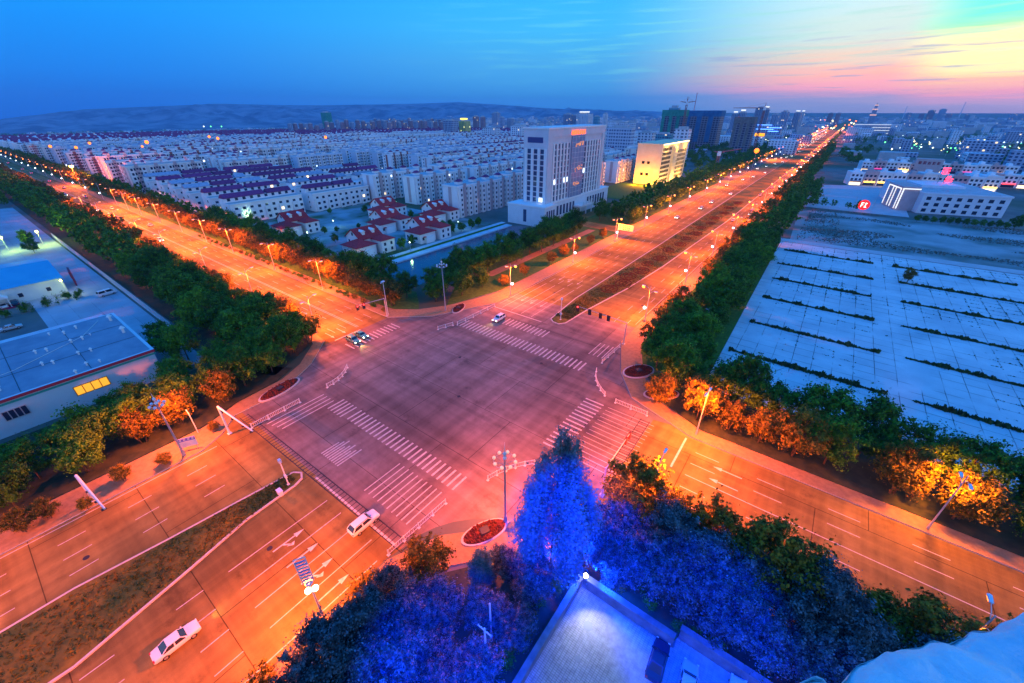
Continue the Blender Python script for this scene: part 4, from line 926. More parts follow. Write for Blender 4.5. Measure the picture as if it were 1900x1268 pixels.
def far_block(x,y,z,lab,grp):
    if len(FB)<4:
        v=len(FB); t_=empty('apartment_block',(x,y,z),lab,'apartment block',grp)
        r_=random.Random(40+v); mb=MB(); mb.v=list(WBW.v); mb.f=list(WBW.f); mb.m=[(4 if r_.random()>(.02,.012,.03,.015)[v] else r_.choice([5,6])) if m==4 else m for m in WBW.m]
        if v in (1,3):
            for i in range(8): mb.box(-4.5,-1.5,3+i*5.6,6+i*5.6,17.5,19.0,2)
            mb.box(-.6,.6,2,44,17.5,17.9,1)
        ob('wall',mb.mesh('wall',[[m_wall,m_cream,m_bluew,m_wall][v],m_flat,m_trimw,[m_wallp,m_wallp,m_bluew,m_brick][v],m_win,m_lit,m_litw]),t_)
        if v!=1:
            for i in range(4): ob('stair_head',me_cap if v!=2 else me_cap2,t_,(1.5,i*UU+UU/2,17.5))
        FB.append(t_); t_['label']=FL[v]
    else:
        a_=R(rnd.choice([0,0,0,0,3,-4,6])); v=(int(abs(x)/110)*3+int(y/190)*5+(rnd.random()<.15))%4; dup(FB[v],(x,y,z),a_,FL[v],grp,scale=(1,rnd.choice([.78,.9,1,1,1.06]),rnd.choice([.86,1,1,1,1.12])))
    NB[0]+=1
near_spec=[(-175.5,174.5),(-183,232),(-224.5,186),(-226,246),(-254,176),(-256,238),(-163.5,290),(-191,292),(-158,352)]
wordsb=['apartment block nearest the canal, its end wall facing the villas','second apartment block behind the office tower, beyond the canal','apartment block right behind the upper villas','apartment block in the second row past the upper villas','apartment block behind the white-fronted terrace','apartment block two rows past the terrace end','apartment block seen between office tower and yellow building, left part','apartment block in the row behind the tower, partly hidden','pink-lit apartment block beside the floodlit yellow building']
for (x,y),w_ in zip(near_spec,wordsb): near_block(x,y,w_,'white apartment blocks with purple stair heads')
# grid of the estate
cand=[]
for i in range(60):
    for j in range(14):
        x=-282-27.5*i+rnd.uniform(-2,2); y=88+62*j+((i*7)%5)*3+rnd.uniform(-3,3)
        if x>-412 and y<236: continue
        cand.append((x,y))
for i in range(8):
    for j in range(6):
        x=-172-27.5*i; y=300+62*j+((i*5)%4)*3
        if (i<2 and j<1) or x>-185: continue
        cand.append((x,y))
cand=[c for c in cand if math.hypot(*c)<1560 and c[1]>86]
cand.sort(key=lambda c: math.hypot(*c))
def vis(x,y): 
    f=x*-math.sin(AZ)+y*math.cos(AZ); r=x*math.cos(AZ)+y*math.sin(AZ); return f>0 and abs(r/f)<1.32
cand=[c for c in cand if vis(*c)]
for k,(x,y) in enumerate(cand[:290-len(near_spec)]):
    r=math.hypot(x,y); far_block(x,y,gz(r,math.atan2(x,y)+AZ),'white apartment block with small purple stair heads in the wide estate','apartment blocks of the estate')
rest=cand[290-len(near_spec):]
mb=MB()
for (x,y) in rest:
    z=gz(math.hypot(x,y),math.atan2(x,y)+AZ); mb.box(x-6,x+6,y,y+46,z,z+16,0)
    for i in range(4): mb.box(x+6,x+7,y+2+i*11.5,y+5+i*11.5,z,z+15,1); mb.box(x-2,x+2,y+4+i*11.5,y+8+i*11.5,z+16,z+19,2)
    for fl in range(6): mb.quad((x+6.05,y+5.5,z+1.4+2.6*fl),(x+6.05,y+44,z+1.4+2.6*fl),(x+6.05,y+44,z+2.5+2.6*fl),(x+6.05,y+5.5,z+2.5+2.6*fl),3)
if rest: o=ob('distant_apartment_blocks',mb.mesh('distant_apartment_blocks',[m_wall,m_trimw,m_roofp,m_win])); tag(o,'farthest white blocks of the estate merging below the hills','buildings'); o['kind']='stuff'
# ---- terraces (left of the villas): white, long purple mono-pitch roofs
m_slate=mat('blue_grey_roof',(.22,.28,.40),.8,(.34,.40,.52),.8,4,rand=.2)
def terrace(x,y,Ln,lab,first=True):
    t_=empty('terrace',(x,y,0),lab,'terrace','white terraces with long purple roofs')
    mb=MB(); mb.box(-6,6,0,Ln,0,10.4,0); mb.box(-6.2,-1.0,0,Ln,10.4,12.6,0); mb.box(-6.25,6.25,-.25,0,0,10.6,0)
    for i in range(int(Ln/8)): mb.box(6,7.1,i*8+1.2,i*8+4.2,0,7.4,1)
    mb.box(6,6.5,0,Ln,10.0,10.7,1); ob('wall',mb.mesh('wall',[m_wall,m_trimw]),t_)
    k=0
    y0=0
    while y0<Ln-6:
        l_=min(rnd.choice([14,18,22]),Ln-y0); mb=MB()
        mb.add([(-6.6,y0,12.5),(-.3,y0,12.7),(-.3,y0+l_,12.7),(-6.6,y0+l_,12.5),(-6.6,y0,12.6),(-3.2,y0,14.9),(-.3,y0,13.0),(-6.6,y0+l_,12.6),(-3.2,y0+l_,14.9),(-.3,y0+l_,13.0)],[(0,3,2,1),(4,5,8,7),(5,6,9,8),(0,1,6,5,4),(3,7,8,9,2),(0,4,7,3),(1,2,9,6)],0)
        ob('roof',mb.mesh('roof',[m_roofp if rnd.random()<.6 else m_slate]),t_); y0+=l_+1.6
    mb=MB(); mb.box(-.6,5.8,.3,Ln-.3,10.4,10.5); ob('roof_terrace',mb.mesh('roof_terrace',[m_flat]),t_)
    for fl in range(4):
        z=[1.0,4.0,7.0,11.0][fl]; xx=6.02 if fl<3 else -.98
        for i in range(int(Ln/4)):
            if i%2==0 and fl<2: xx=7.12
            elif fl<3: xx=6.02
            q=rnd.random(); w_=ob('window',me_w1l if q<.03 else me_w1,t_,(xx,2.7+i*4,z)); w_.scale=(1,1.45,1.1)
    for z in (1.6,4.6,7.6): 
        w_=ob('window',me_w1,t_,(1.5,-.27,z),-math.pi/2)
tl=[(-262,89.5,40),(-258,134,40),(-291,91,44),(-288,140,42),(-318,90,46),(-315,141,40),(-345,91,46),(-342,142,46),(-372,92,48),(-370,144,44),(-399,92,48),(-396,144,44),(-312,186,42),(-340,192,40),(-285,188,40)]
tn=['terrace nearest the villas, its white end wall facing the left road','terrace behind the left villa, dark top windows','second terrace from the villas at the left road','terrace in the second row, farther part','third terrace from the villas at the left road','third row terrace, farther part','fourth terrace from the villas at the left road','fourth row terrace, farther part','fifth terrace from the villas at the left road','fifth row terrace, farther part','last terrace of the group at the left road','last row terrace, farther part','short terrace at the back of the third row','short terrace at the back of the fourth row','short terrace behind the second row']
for (x,y,l_),n_ in zip(tl,tn): terrace(x,y,l_,'white %s, long purple roofs'%n_)
# ---- villas
VILLAS=[(-157,102),(-153,133),(-182,133),(-176,163),(-214,100),(-208,152)]
vn=['nearest red-roofed villa above the orange tree row','red-roofed villa nearest the canal and the tower','red-roofed villa in the middle of the group','red-roofed villa at the back beneath the apartment blocks','purple-red roofed villa at the left end of the group','dark red villa at the back beside the terrace']
def hip(mb,x0,x1,y0,y1,z,h,mi,o=.6):
    x0-=o;x1+=o;y0-=o;y1+=o; 
    if x1-x0>y1-y0: r=(y1-y0)/2; p=[(x0+r,(y0+y1)/2,z+h),(x1-r,(y0+y1)/2,z+h)]; mb.add([(x0,y0,z),(x1,y0,z),(x1,y1,z),(x0,y1,z)]+p,[(0,1,5,4),(1,2,5),(2,3,4,5),(3,0,4),(3,2,1,0)],mi)
    else: r=(x1-x0)/2; p=[((x0+x1)/2,y0+r,z+h),((x0+x1)/2,y1-r,z+h)]; mb.add([(x0,y0,z),(x1,y0,z),(x1,y1,z),(x0,y1,z)]+p,[(0,1,4),(1,2,5,4),(2,3,5),(3,0,4,5),(3,2,1,0)],mi)
def villa(x,y,lab):
    t_=empty('villa',(x,y,0),lab,'villa','red-roofed villas by the canal')
    mb=MB(); mb.box(-4,6.5,-8.5,1,0,4.6); mb.box(-8.5,1.5,-3,8,0,6.6)
    mb.add([(-8.5,-3,6.6),(1.5,-3,6.6),(-3.5,-3,9.9),(-8.5,8,6.6),(1.5,8,6.6),(-3.5,8,9.9)],[(0,1,2),(3,5,4)]); mb.box(1.6,8.5,2.5,9.5,0,5.6); mb.box(6.6,8.0,-6,-1,0,3.0)
    ob('wall',mb.mesh('wall',[m_wall]),t_)
    mb=MB(); hip(mb,-4,6.5,-8.5,1,4.6,2.2,0,.8); ob('front_roof',mb.mesh('front_roof',[m_roofr]),t_)
    mb=MB(); mb.add([(-9.2,-3.6,6.2),(-3.5,-3.6,10.1),(2.2,-3.6,6.2),(-9.2,8.6,6.2),(-3.5,8.6,10.1),(2.2,8.6,6.2),(-9.2,-3.6,6.0),(-3.5,-3.6,9.9),(2.2,-3.6,6.0),(-9.2,8.6,6.0),(-3.5,8.6,9.9),(2.2,8.6,6.0)],[(0,3,4,1),(1,4,5,2),(6,7,10,9),(7,8,11,10),(0,1,7,6),(1,2,8,7),(3,9,10,4),(4,10,11,5),(0,6,9,3),(2,5,11,8)]); r_=ob('main_roof',mb.mesh('main_roof',[m_roofr]),t_)
    for dy in (0,5):
        mb=MB(); mb.box(-1.6,.4,dy-.6,dy+.6,7.6,8.9,0); mb.add([(-2.2,dy-.9,8.9),(.7,dy-.9,8.9),(.7,dy+.9,8.9),(-2.2,dy+.9,8.9),(.7,dy,9.6),(-2.6,dy,9.6)],[(0,1,4,5),(1,2,4),(2,3,5,4),(3,0,5),(3,2,1,0)],1); ob('dormer',mb.mesh('dormer',[m_trimw,m_trimw]),r_)
    mb=MB(); hip(mb,1.6,8.5,2.5,9.5,5.6,1.9,0,.6); ob('wing_roof',mb.mesh('wing_roof',[m_roofr]),t_)
    for (a,b,c_) in ((6.52,-6.8,1.4),(6.52,-4,1.4),(6.52,-1.6,1.4),(1.52,-1.5,4.4),(8.52,4.2,3.2),(8.52,7.6,3.2),(8.52,4.2,.8),(8.52,7.6,.8)): ob('window',me_w1,t_,(a,b,c_))
    for (a,b,c_) in ((-2.2,-8.52,1.6),(1,-8.52,1.6),(4,-8.52,1.6),(-6.5,-3.02,3.8),(-5.6,-3.02,1.2),(-3.5,-3.02,7.2)): ob('window',me_w1,t_,(a,b,c_),-math.pi/2)
    mb=MB(); mb.box(6.6,7.9,-7.0,-5.8,3.0,3.2); mb.box(1.7,4.4,-.2,2.3,2.9,3.1); ob('porch',mb.mesh('porch',[m_roofr]),t_)
for (x,y),n_ in zip(VILLAS,vn): villa(x,y,n_)
# ---- office tower on a podium
m_tow=mat('office_stone',(.56,.57,.64),.7,(.64,.64,.70),.2,4); m_pod=mat('podium_stone',(.58,.64,.72),.75,(.66,.72,.8),.25,4)
T=empty('office_tower',(-122,188,0),'tall white office tower with vertical window strips standing on a long podium','office tower')
TH_=46.2; Y0,Y1=4,68
mb=MB(); mb.box(-14.5,0,Y0,Y1,10,TH_,0); 
for k in range(17): yy=Y0+1.5+k*(Y1-Y0-3)/16; 
for k in range(5): xx=-14.5+.2+k*3.52; 
ys=[Y0,Y0+6]+[Y0+6+3.2*k for k in range(1,5)]
for k in range(5): mb.box(0,.55,Y0+5.5+3.4*k,Y0+6.9+3.4*k,10,39.5,1)
for k in range(6): mb.box(0,.55,Y1-5.5-3.4*k,Y1-4.1-3.4*k,10,39.5,1)
mb.box(0,.6,Y0,Y0+4.4,10,TH_,0); mb.box(0,.6,Y1-3.2,Y1,10,TH_,0); mb.box(0,.58,Y0+4.4,Y1-3.2,42.6,TH_,0); mb.box(-14.8,.9,Y0-.3,Y1+.3,TH_,TH_+.8,1)
for k in range(4): mb.box(-14.5+1+k*4,-14.5+2.6+k*4,Y0-.5,Y0,10,37.5,1)
ob('wall',mb.mesh('wall',[m_tow,m_trimw]),T)
mb=MB(); mb.box(-12,-2.5,Y0-.06,Y0,40,42.6); ob('vent_band',mb.mesh('vent_band',[mat('dark_blue_panel',(.04,.06,.22),.4)]),T)
m_strip=mat('strip_glass',(.05,.07,.16),.12,spec=.7)
# each window strip is its own part, floors in the same strip
def strip(x0,x1,y0,y1,z0,z1,parent,axis,n=10,lit=.018,m=None):
    mb=MB(); h=(z1-z0)/n
    for i in range(n):
        q=1 if rnd.random()<lit else 0
        if axis=='x': mb.box(x0,x1,y0,y1,z0+i*h+.35,z0+(i+1)*h-.25,q)
        else: mb.box(x0,x1,y0,y1,z0+i*h+.35,z0+(i+1)*h-.25,q)
    ob('window_strip',mb.mesh('window_strip',[m or m_strip,m_litw]),parent)
for k in range(5): a=Y0+6.9+3.4*k; strip(.02,.12,a,a+2.0,10.6,39.4,T,'x')
for k in range(6): b=Y1-5.5-3.4*k; strip(.02,.12,b-2.0,b,10.6,39.4,T,'x')
for k in range(3): strip(-14.5+2.6+k*4,-14.5+5.0+k*4,Y0-.1,Y0-.02,11,37.3,T,'y',lit=.02)
mb=MB(); ca,cb=Y0+24.2,Y1-26
mb.box(.02,1.0,ca,cb,10.2,42.4,0); ob('curtain_wall',mb.mesh('curtain_wall',[mat('curtain_glass',(.24,.28,.42),.08,(.32,.36,.50),.3,3,spec=.8)]),T)
mb=MB()
for k in range(13): mb.box(1.0,1.08,ca+.1,cb-.1,10.6+k*2.6,10.72+k*2.6)
for k in range(5): mb.box(1.0,1.1,ca+k*(cb-ca)/4-.05,ca+k*(cb-ca)/4+.05,10.3,42.3)
ob('mullions',mb.mesh('mullions',[m_tow]),T)
m_or=mat('orange_reflection',(1,.4,.15),.5,emit=(1,.28,.08),es=.7)  # orange reflections in the curtain glass, put in as glowing patches
for (a,b,z0,z1) in ((ca+3.5,cb-1.2,24,27.5),(ca+2.8,cb-3,16.5,19),(ca+2.5,cb-1.5,36.5,39.5)):
    mb=MB(); 
    for k in range(14): yy=rnd.uniform(a,b-1.2); zz=rnd.uniform(z0,z1-.6); mb.box(1.09,1.12+.004*k,yy,yy+rnd.uniform(.5,1.8),zz,zz+rnd.uniform(.3,.8))
    ob('lit_window',mb.mesh('lit_window',[m_or]),T)
# roof sign: red characters (illegible in the photo, written as stroke groups)
def glyph(mb,c,u,v,w,h,seed,t=.12,dep=.1):
    """a blocky character of strokes; c origin, u right, v up"""
    r_=random.Random(seed); c=Vector(c);u=Vector(u);v=Vector(v);n=u.cross(v)*dep
    def st(a0,b0,a1,b1):
        p=[c+u*a0*w+v*b0*h,c+u*a1*w+v*b0*h,c+u*a1*w+v*b1*h,c+u*a0*w+v*b1*h]; mb.add([x for x in p]+[x+n for x in p],[(0,1,2,3),(7,6,5,4),(0,4,5,1),(1,5,6,2),(2,6,7,3),(3,7,4,0)])
    for k in range(r_.choice([2,3])): b=.08+k*.36+r_.random()*.08; st(.05,b,.95,b+t)
    for k in range(r_.choice([1,2])): a=.15+k*.5+r_.random()*.15; st(a,.05,a+t,.95)
    st(.42,.1,.42+t,.98)
mb=MB()
for k in range(7): glyph(mb,(.7,ca-1.5+k*2.3,42.9),(0,1,0),(0,0,1),2.0,2.4,k+3,.16,.25)
ob('roof_sign',mb.mesh('roof_sign',[mat('red_neon',(1,.1,.03),.5,emit=(1,.13,.03),es=2.2)]),T)
POD=empty('office_podium',(-121,184,0),'long low podium building in front of the office tower, wing at its left end','podium building')
mb=MB(); mb.box(-20,4,-0,12,0,10,0); mb.box(-18,0,12,84,0,10,0); mb.box(-20.3,4.3,-.3,12.3,10,10.6,1); mb.box(-18.3,.3,12.3,84.3,10,10.6,1); mb.box(-17.6,-.4,-.0+12.4,83.8,10.1,10.15,2)
ob('wall',mb.mesh('wall',[m_pod,m_trimw,m_flat]),POD)
for k in range(4): strip(4.02,4.1,2+2.2*k,3.3+2.2*k,2.6,8.4,POD,'x',1,0)
for k in range(18):
    if 6<k<11: continue
    strip(.02,.1,15+3.6*k,17+3.6*k,2.4,8.2,POD,'x',1,0)
strip(-9.5,-7.5,-.1,-.02,1.5,8.5,POD,'y',1,0)
mb=MB(); mb.box(0,5,38,54,4.6,5.6); [mb.tube((4.3,39+7*k,0),(4.3,39+7*k,4.6),.35,.35,8) for k in range(3)]; ob('porch',mb.mesh('porch',[m_trimw]),POD)
mb=MB(); [glyph(mb,(5.02,40+3.2*k,5.7),(0,1,0),(0,0,1),2.4,2.3,k+31,.16,.15) for k in range(4)]; ob('sign_letters',mb.mesh('sign_letters',[m_trimw]),POD)
mb=MB(); mb.box(4,5.6,4,9,2.5,3.2); mb.box(4,5.4,4.3,8.7,0,2.5); ob('side_entrance',mb.mesh('side_entrance',[m_trimw]),POD)
# ---- floodlit yellow building
m_yel=mat('yellow_facade',(.66,.55,.34),.8,(.74,.63,.42),.2,3)
Yb=empty('floodlit_building',(-120,362,0),'floodlit yellow office block glowing orange and white beside the boulevard','office building')
mb=MB(); mb.box(-21,0,0,68,0,30,0); mb.box(-21.4,.4,-.4,68.4,30,31.2,0); mb.box(0,1.2,26,36,0,28,0)
for k in range(9): mb.box(1.2,1.6,26,36,3+2.8*k,4.2+2.8*k,0)
ob('wall',mb.mesh('wall',[m_yel]),Yb)
m_wy=mat('dim_window',(.012,.012,.01),.7,spec=.05)
me_wy=MB().box(0,.08,-1.15,1.15,-.2,1.9,0).mesh('window',[m_wy]); 
for fl in range(8):
    for k in range(7): ob('window',me_wy,Yb,(.02,3+3.1*k,2.2+3.4*fl)); 
    if fl<7:
        for k in range(7): ob('window',me_wy,Yb,(.02,39.5+3.9*k,2.2+3.4*fl))
for fl in range(2):
    for xx in (-10,-14.5): ob('window',me_wy,Yb,(xx,-.02,7+9*fl),-math.pi/2)
mb=MB()
for k in range(36): mb.box(.42,.62,k*1.9,k*1.9+1.4,30.1,31.0)
ob('roof_light_strip',mb.mesh('roof_light_strip',[mat('warm_neon',(1,.8,.4),.5,emit=(1,.72,.25),es=4)]),Yb)
for (x,y,z,e) in ((6,8,1,14000),(6,30,1,12000),(6,52,1,14000),(-5,-9,1,36000),(-16,-9,1,24000),(4,60,26,5000),(4,34,27,5000),(4,10,26,5000)):
    mb=MB(); mb.box(-.4,.4,-.4,.4,-.2,.2); f_=ob('floodlight',mb.mesh('floodlight',[m_dark]),Yb,(x*.9,y*1.0,z-.6 if z<3 else 30.4))
    lo=bpy.data.objects.new('floodlight_beam',plight('building_flood',e,(1,.50,.08) if y>0 else (1,.30,.0),.6)); COL.objects.link(lo); lo.parent=Yb; lo.location=(x,y,z+1.5)
# ---- mid-distance and skyline buildings
def grid_facade(name,wall,glass,fw=3.4,fh=3.0,lit=0.0,gw=.55,gh=.5,litcol=(1,.75,.4)):
    if name in MATS: return MATS[name]
    m=bpy.data.materials.new(name); m.use_nodes=True; MATS[name]=m; n=m.node_tree.nodes; l=m.node_tree.links; b=n['Principled BSDF']; b.inputs['Roughness'].default_value=.7
    t=n.new('ShaderNodeTexCoord'); s=n.new('ShaderNodeSeparateXYZ'); l.new(t.outputs['Object'],s.inputs[0])
    def M(op,a,b_=None):
        q=n.new('ShaderNodeMath'); q.operation=op
        for i,x in enumerate((a,b_)):
            if x is None: continue
            if isinstance(x,(int,float)): q.inputs[i].default_value=x
            else: l.new(x,q.inputs[i])
        return q.outputs[0]
    h=M('ADD',s.outputs[0],s.outputs[1]); fx=M('FRACT',M('DIVIDE',h,fw)); fz=M('FRACT',M('DIVIDE',s.outputs[2],fh))
    mk_=M('MULTIPLY',M('LESS_THAN',fx,gw),M('MULTIPLY',M('LESS_THAN',fz,gh),M('LESS_THAN',M('FLOOR',fz),1)))
    gm=n.new('ShaderNodeNewGeometry'); sn=n.new('ShaderNodeSeparateXYZ'); l.new(gm.outputs['Normal'],sn.inputs[0]); mk_=M('MULTIPLY',mk_,M('LESS_THAN',M('ABSOLUTE',sn.outputs[2]),.5))
    oi=n.new('ShaderNodeObjectInfo'); hs=n.new('ShaderNodeHueSaturation'); hs.inputs['Color'].default_value=(*wall,1); mr=n.new('ShaderNodeMapRange'); mr.inputs[3].default_value=.8; mr.inputs[4].default_value=1.2; l.new(oi.outputs['Random'],mr.inputs[0]); l.new(mr.outputs[0],hs.inputs['Value'])
    mx=n.new('ShaderNodeMix'); mx.data_type='RGBA'; l.new(mk_,mx.inputs[0]); l.new(hs.outputs[0],mx.inputs[6]); mx.inputs[7].default_value=(*glass,1); l.new(mx.outputs[2],b.inputs['Base Color'])
    if lit:
        cb_=n.new('ShaderNodeCombineXYZ'); l.new(M('FLOOR',M('DIVIDE',h,fw)),cb_.inputs[0]); l.new(M('FLOOR',M('DIVIDE',s.outputs[2],fh)),cb_.inputs[1]); l.new(oi.outputs['Random'],cb_.inputs[2])
        wn=n.new('ShaderNodeTexWhiteNoise'); l.new(cb_.outputs[0],wn.inputs['Vector']); e=M('MULTIPLY',M('LESS_THAN',wn.outputs['Value'],lit),mk_)
        b.inputs['Emission Color'].default_value=(*litcol,1); l.new(M('MULTIPLY',e,1.6),b.inputs['Emission Strength']); m.cycles.emission_sampling='NONE'
    return m
f_white=grid_facade('white_flats',(.62,.64,.70),(.05,.08,.16),4.2,3,.02,.5,.5)
f_brown=grid_facade('brown_flats',(.34,.22,.26),(.05,.05,.12),3.8,3,.015,.45,.6)
f_blue=grid_facade('blue_grey_flats',(.30,.36,.48),(.03,.05,.14),4,3.1,.02,.55,.6)
f_off=grid_facade('office_grid',(.42,.46,.56),(.05,.08,.2),3.2,3.4,.01,.62,.5)
f_teal=grid_facade('teal_glass_office',(.12,.34,.42),(.03,.10,.2),3,3.5,.01,.7,.6)
f_yel=grid_facade('yellow_lit_office',(.55,.50,.12),(.05,.10,.10),4,3.4,.04,.55,.6,(1,.9,.3))
m_net=mat('green_scaffold_net',(.02,.20,.16),.9,(.05,.30,.24),.2,3); f_frame=grid_facade('bare_frame',(.20,.21,.26),(.03,.03,.09),4.2,3.1,0,.78,.72)
m_blueneon=mat('blue_neon',(.1,.3,1),.5,emit=(.08,.22,1),es=6); m_gold=mat('gold_crown',(1,.8,.1),.5,emit=(1,.78,.06),es=3); m_whn=mat('white_neon',(1,1,.9),.5,emit=(1,.95,.75),es=1.1)
m_cran=mat('crane_paint',(.35,.12,.12),.6); m_rw=mat('mast_red_white',(.6,.3,.35),.6)
USED={}
def tower(px,yb,yt,wpx,fac,lab,dep=.8,steps=1,crown=None,name='tower_block',cat='tower block',grp='distant tower blocks',rot=0,cap=True):
    x,y=G(px,yb); r=math.hypot(x,y); zt=top_z(px,yb,px,yt); a=(px-950)/F; b=(yb-634)/F; tt=H/(b*cth+sth); w=wpx/F*tt*(0.80+.0*r); d=w*dep
    zb=0
    t_=empty(name,(x,y,zb-.3),lab,cat,grp,rot)
    mb=MB(); h=max(8,zt)+.3
    mb.box(-w/2,w/2,0,d,0,h*(.93 if cap else 1),0)
    n=max(2,int(w/9))
    for i in range(n): mb.box(-w/2+ (i+.25)*w/n,-w/2+(i+.6)*w/n,-.9,0,0,h*.9,0)
    ob('wall',mb.mesh('wall',[fac]),t_)
    if cap:
        mb=MB(); mb.box(-w*.28,w*.28,d*.2,d*.8,h*.93,h); mb.box(-w/2-.2,w/2+.2,-.2,d+.2,h*.93,h*.93+.7); ob('roof',mb.mesh('roof',[m_flat]),t_)
    if crown is not None: mb=MB(); mb.box(-w*.3,w*.3,d*.1,d*.7,h,h+max(1.6,h*.05)); ob('lit_crown',mb.mesh('lit_crown',[crown]),t_)
    return t_,w,h,d
# brown-grey row below the hills
k=0
for i in range(30):
    px=540+9.6*i+rnd.uniform(-1.5,1.5); tower(px,250+rnd.uniform(-2,2),224+rnd.uniform(-3,3) if i>6 else 230+rnd.uniform(-3,2),7.6,f_brown if i%3 else f_blue,'brownish tower block in the long row below the hills',.9,grp='tower row below the hills')
for i in range(20): tower(690+7.0*i,243,220+rnd.uniform(-2,3),5.4,f_blue if i%2 else f_brown,'pale tower block in the second row below the hills',.9,grp='second tower row below the hills')
t_,w,h,d=tower(605,240,207,20,m_net,'dark green netted tower under construction far left of the skyline',.7,grp=None)
tower(833,268,221,30,f_blue,'dark blue office slab, left part of the yellow-lit pair',.6,grp=None); tower(859,266,222,20,f_yel,'yellow-lit office tower with a glowing gold crown',.9,crown=m_gold,grp=None)
spec=[(882,250,214,12,f_brown),(895,252,215,10,f_brown),(906,272,236,34,f_white),(918,240,208,16,f_blue),(930,252,216,10,f_blue),(945,246,219,12,f_blue),(957,275,232,30,f_white),(1000,252,228,14,f_white),(1016,250,226,12,f_white),(1050,246,210,18,f_blue),(1064,246,212,10,f_blue),(1103,250,214,12,f_teal),(1119,248,209,10,f_white),(1133,262,224,16,f_white),(1150,262,226,18,f_white),(1168,262,226,14,f_white)]
for i,(px,yb,yt,w_,f_) in enumerate(spec): tower(px,yb,yt,w_,f_,'mid-distance tower block behind the office tower, %s from the left'%od(i),.7,grp='tower blocks behind the office tower')
tower(1078,248,209,30,f_white,'round-topped tower with a brightly lit white crown behind the office tower',.8,crown=m_whn,grp=None)
tower(1142,302,233,58,f_off,'grey office slab with a window grid right behind the office tower',.35,grp=None)
tower(1190,300,243,34,f_white,'white residential tower with balcony strips beside the grey slab',.6,grp=None)
tower(1222,296,246,36,f_teal,'teal glass office beside the white residential tower',.6,grp=None)
tower(1252,312,235,32,f_white,'white tower with turrets rising behind the floodlit yellow building',.7,grp=None)
def site(px,yb,yt,wpx,lab,netm,rot=0):
    x,y=G(px,yb); zt=top_z(px,yb,px,yt); tt=H/(((yb-634)/F)*cth+sth); w=wpx/F*tt*.8
    t_=empty('building_under_construction',(x,y,0),lab,'construction building','netted buildings under construction',rot)
    mb=MB(); mb.box(-w/2,w/2,0,w*.5,0,zt,0); ob('frame',mb.mesh('frame',[f_frame]),t_)
    mb=MB(); mb.box(-w/2-.5,w/2+.5,-.5,w*.5+.5,zt-7,zt+1.2); ob('safety_net',mb.mesh('safety_net',[netm]),t_)
    mb=MB()
    for k in range(6):
        if k%2==0: a=-w/2+k*w/6; mb.box(a,a+w/7,-.7,-.55,0 if k==0 else zt*.2,zt-6.9)
    ob('side_net',mb.mesh('side_net',[netm]),t_)
site(1238,281,206,50,'dark netted high-rise under construction, left of the crane',m_net); site(1292,277,207,74,'wide blue-green netted high-rise under construction, right of the crane',mat('blue_net',(.02,.10,.26),.9,(.04,.18,.36),.15,3)); site(1367,284,219,42,'brown-grey high-rise under construction next to the boulevard',mat('brown_net',(.12,.12,.13),.9,(.2,.2,.2),.3))
tower(1240,262,196,22,f_teal,'small teal tower peeping over the netted building',.6,grp=None)
def crane(px,yb,ytop,jl,jr,lab,dz=0):
    x,y=G(px,yb); zt=top_z(px,yb,px,ytop); tt=H/(((yb-634)/F)*cth+sth); s=tt/F*.8
    t_=empty('tower_crane',(x,y,0),lab,'tower crane','tower cranes',AZ*.6)
    mb=MB(); w=1.0
    for a,b in ((-w,-w),(w,-w),(w,w),(-w,w)): mb.tube((a,b,0),(a,b,zt*.92),.35,.35,4)
    for i in range(int(zt/5)): z=i*5; mb.tube((-w,-w,z),(w,-w,z+5),.2,.2,4); mb.tube((w,w,z),(-w,w,z+5),.2,.2,4)
    ob('mast',mb.mesh('mast',[m_cran]),t_)
    mb=MB(); z=zt*.92
    mb.tube((0,0,z),(-jl*s,0,z+abs(jl)*s*dz),.6,.35,4); mb.tube((0,0,z),(jr*s,0,z+abs(jr)*s*dz),.6,.35,4); ob('jib',mb.mesh('jib',[m_cran]),t_)
    mb=MB(); mb.tube((0,0,z),(0,0,zt*1.02),.5,.2,4); mb.tube((0,0,zt*1.02),(-jl*s*.7,0,z+jl*s*.7*dz),.1,.1,3); mb.tube((0,0,zt*1.02),(jr*s*.7,0,z+jr*s*.7*dz),.1,.1,3); ob('tie',mb.mesh('tie',[m_cran]),t_)
    mb=MB(); mb.box(-1.6,1.6,-1.6,1.6,z-3,z+1); ob('cab',mb.mesh('cab',[m_trimw]),t_)
crane(1258,283,182,14,18,'tower crane with raised jibs above the netted buildings',.12); crane(1397,284,193,64,10,'tower crane with a long level jib beside the brown site'); crane(1327,318,280,12,44,'low orange-lit crane in the trees beside the boulevard',.2)
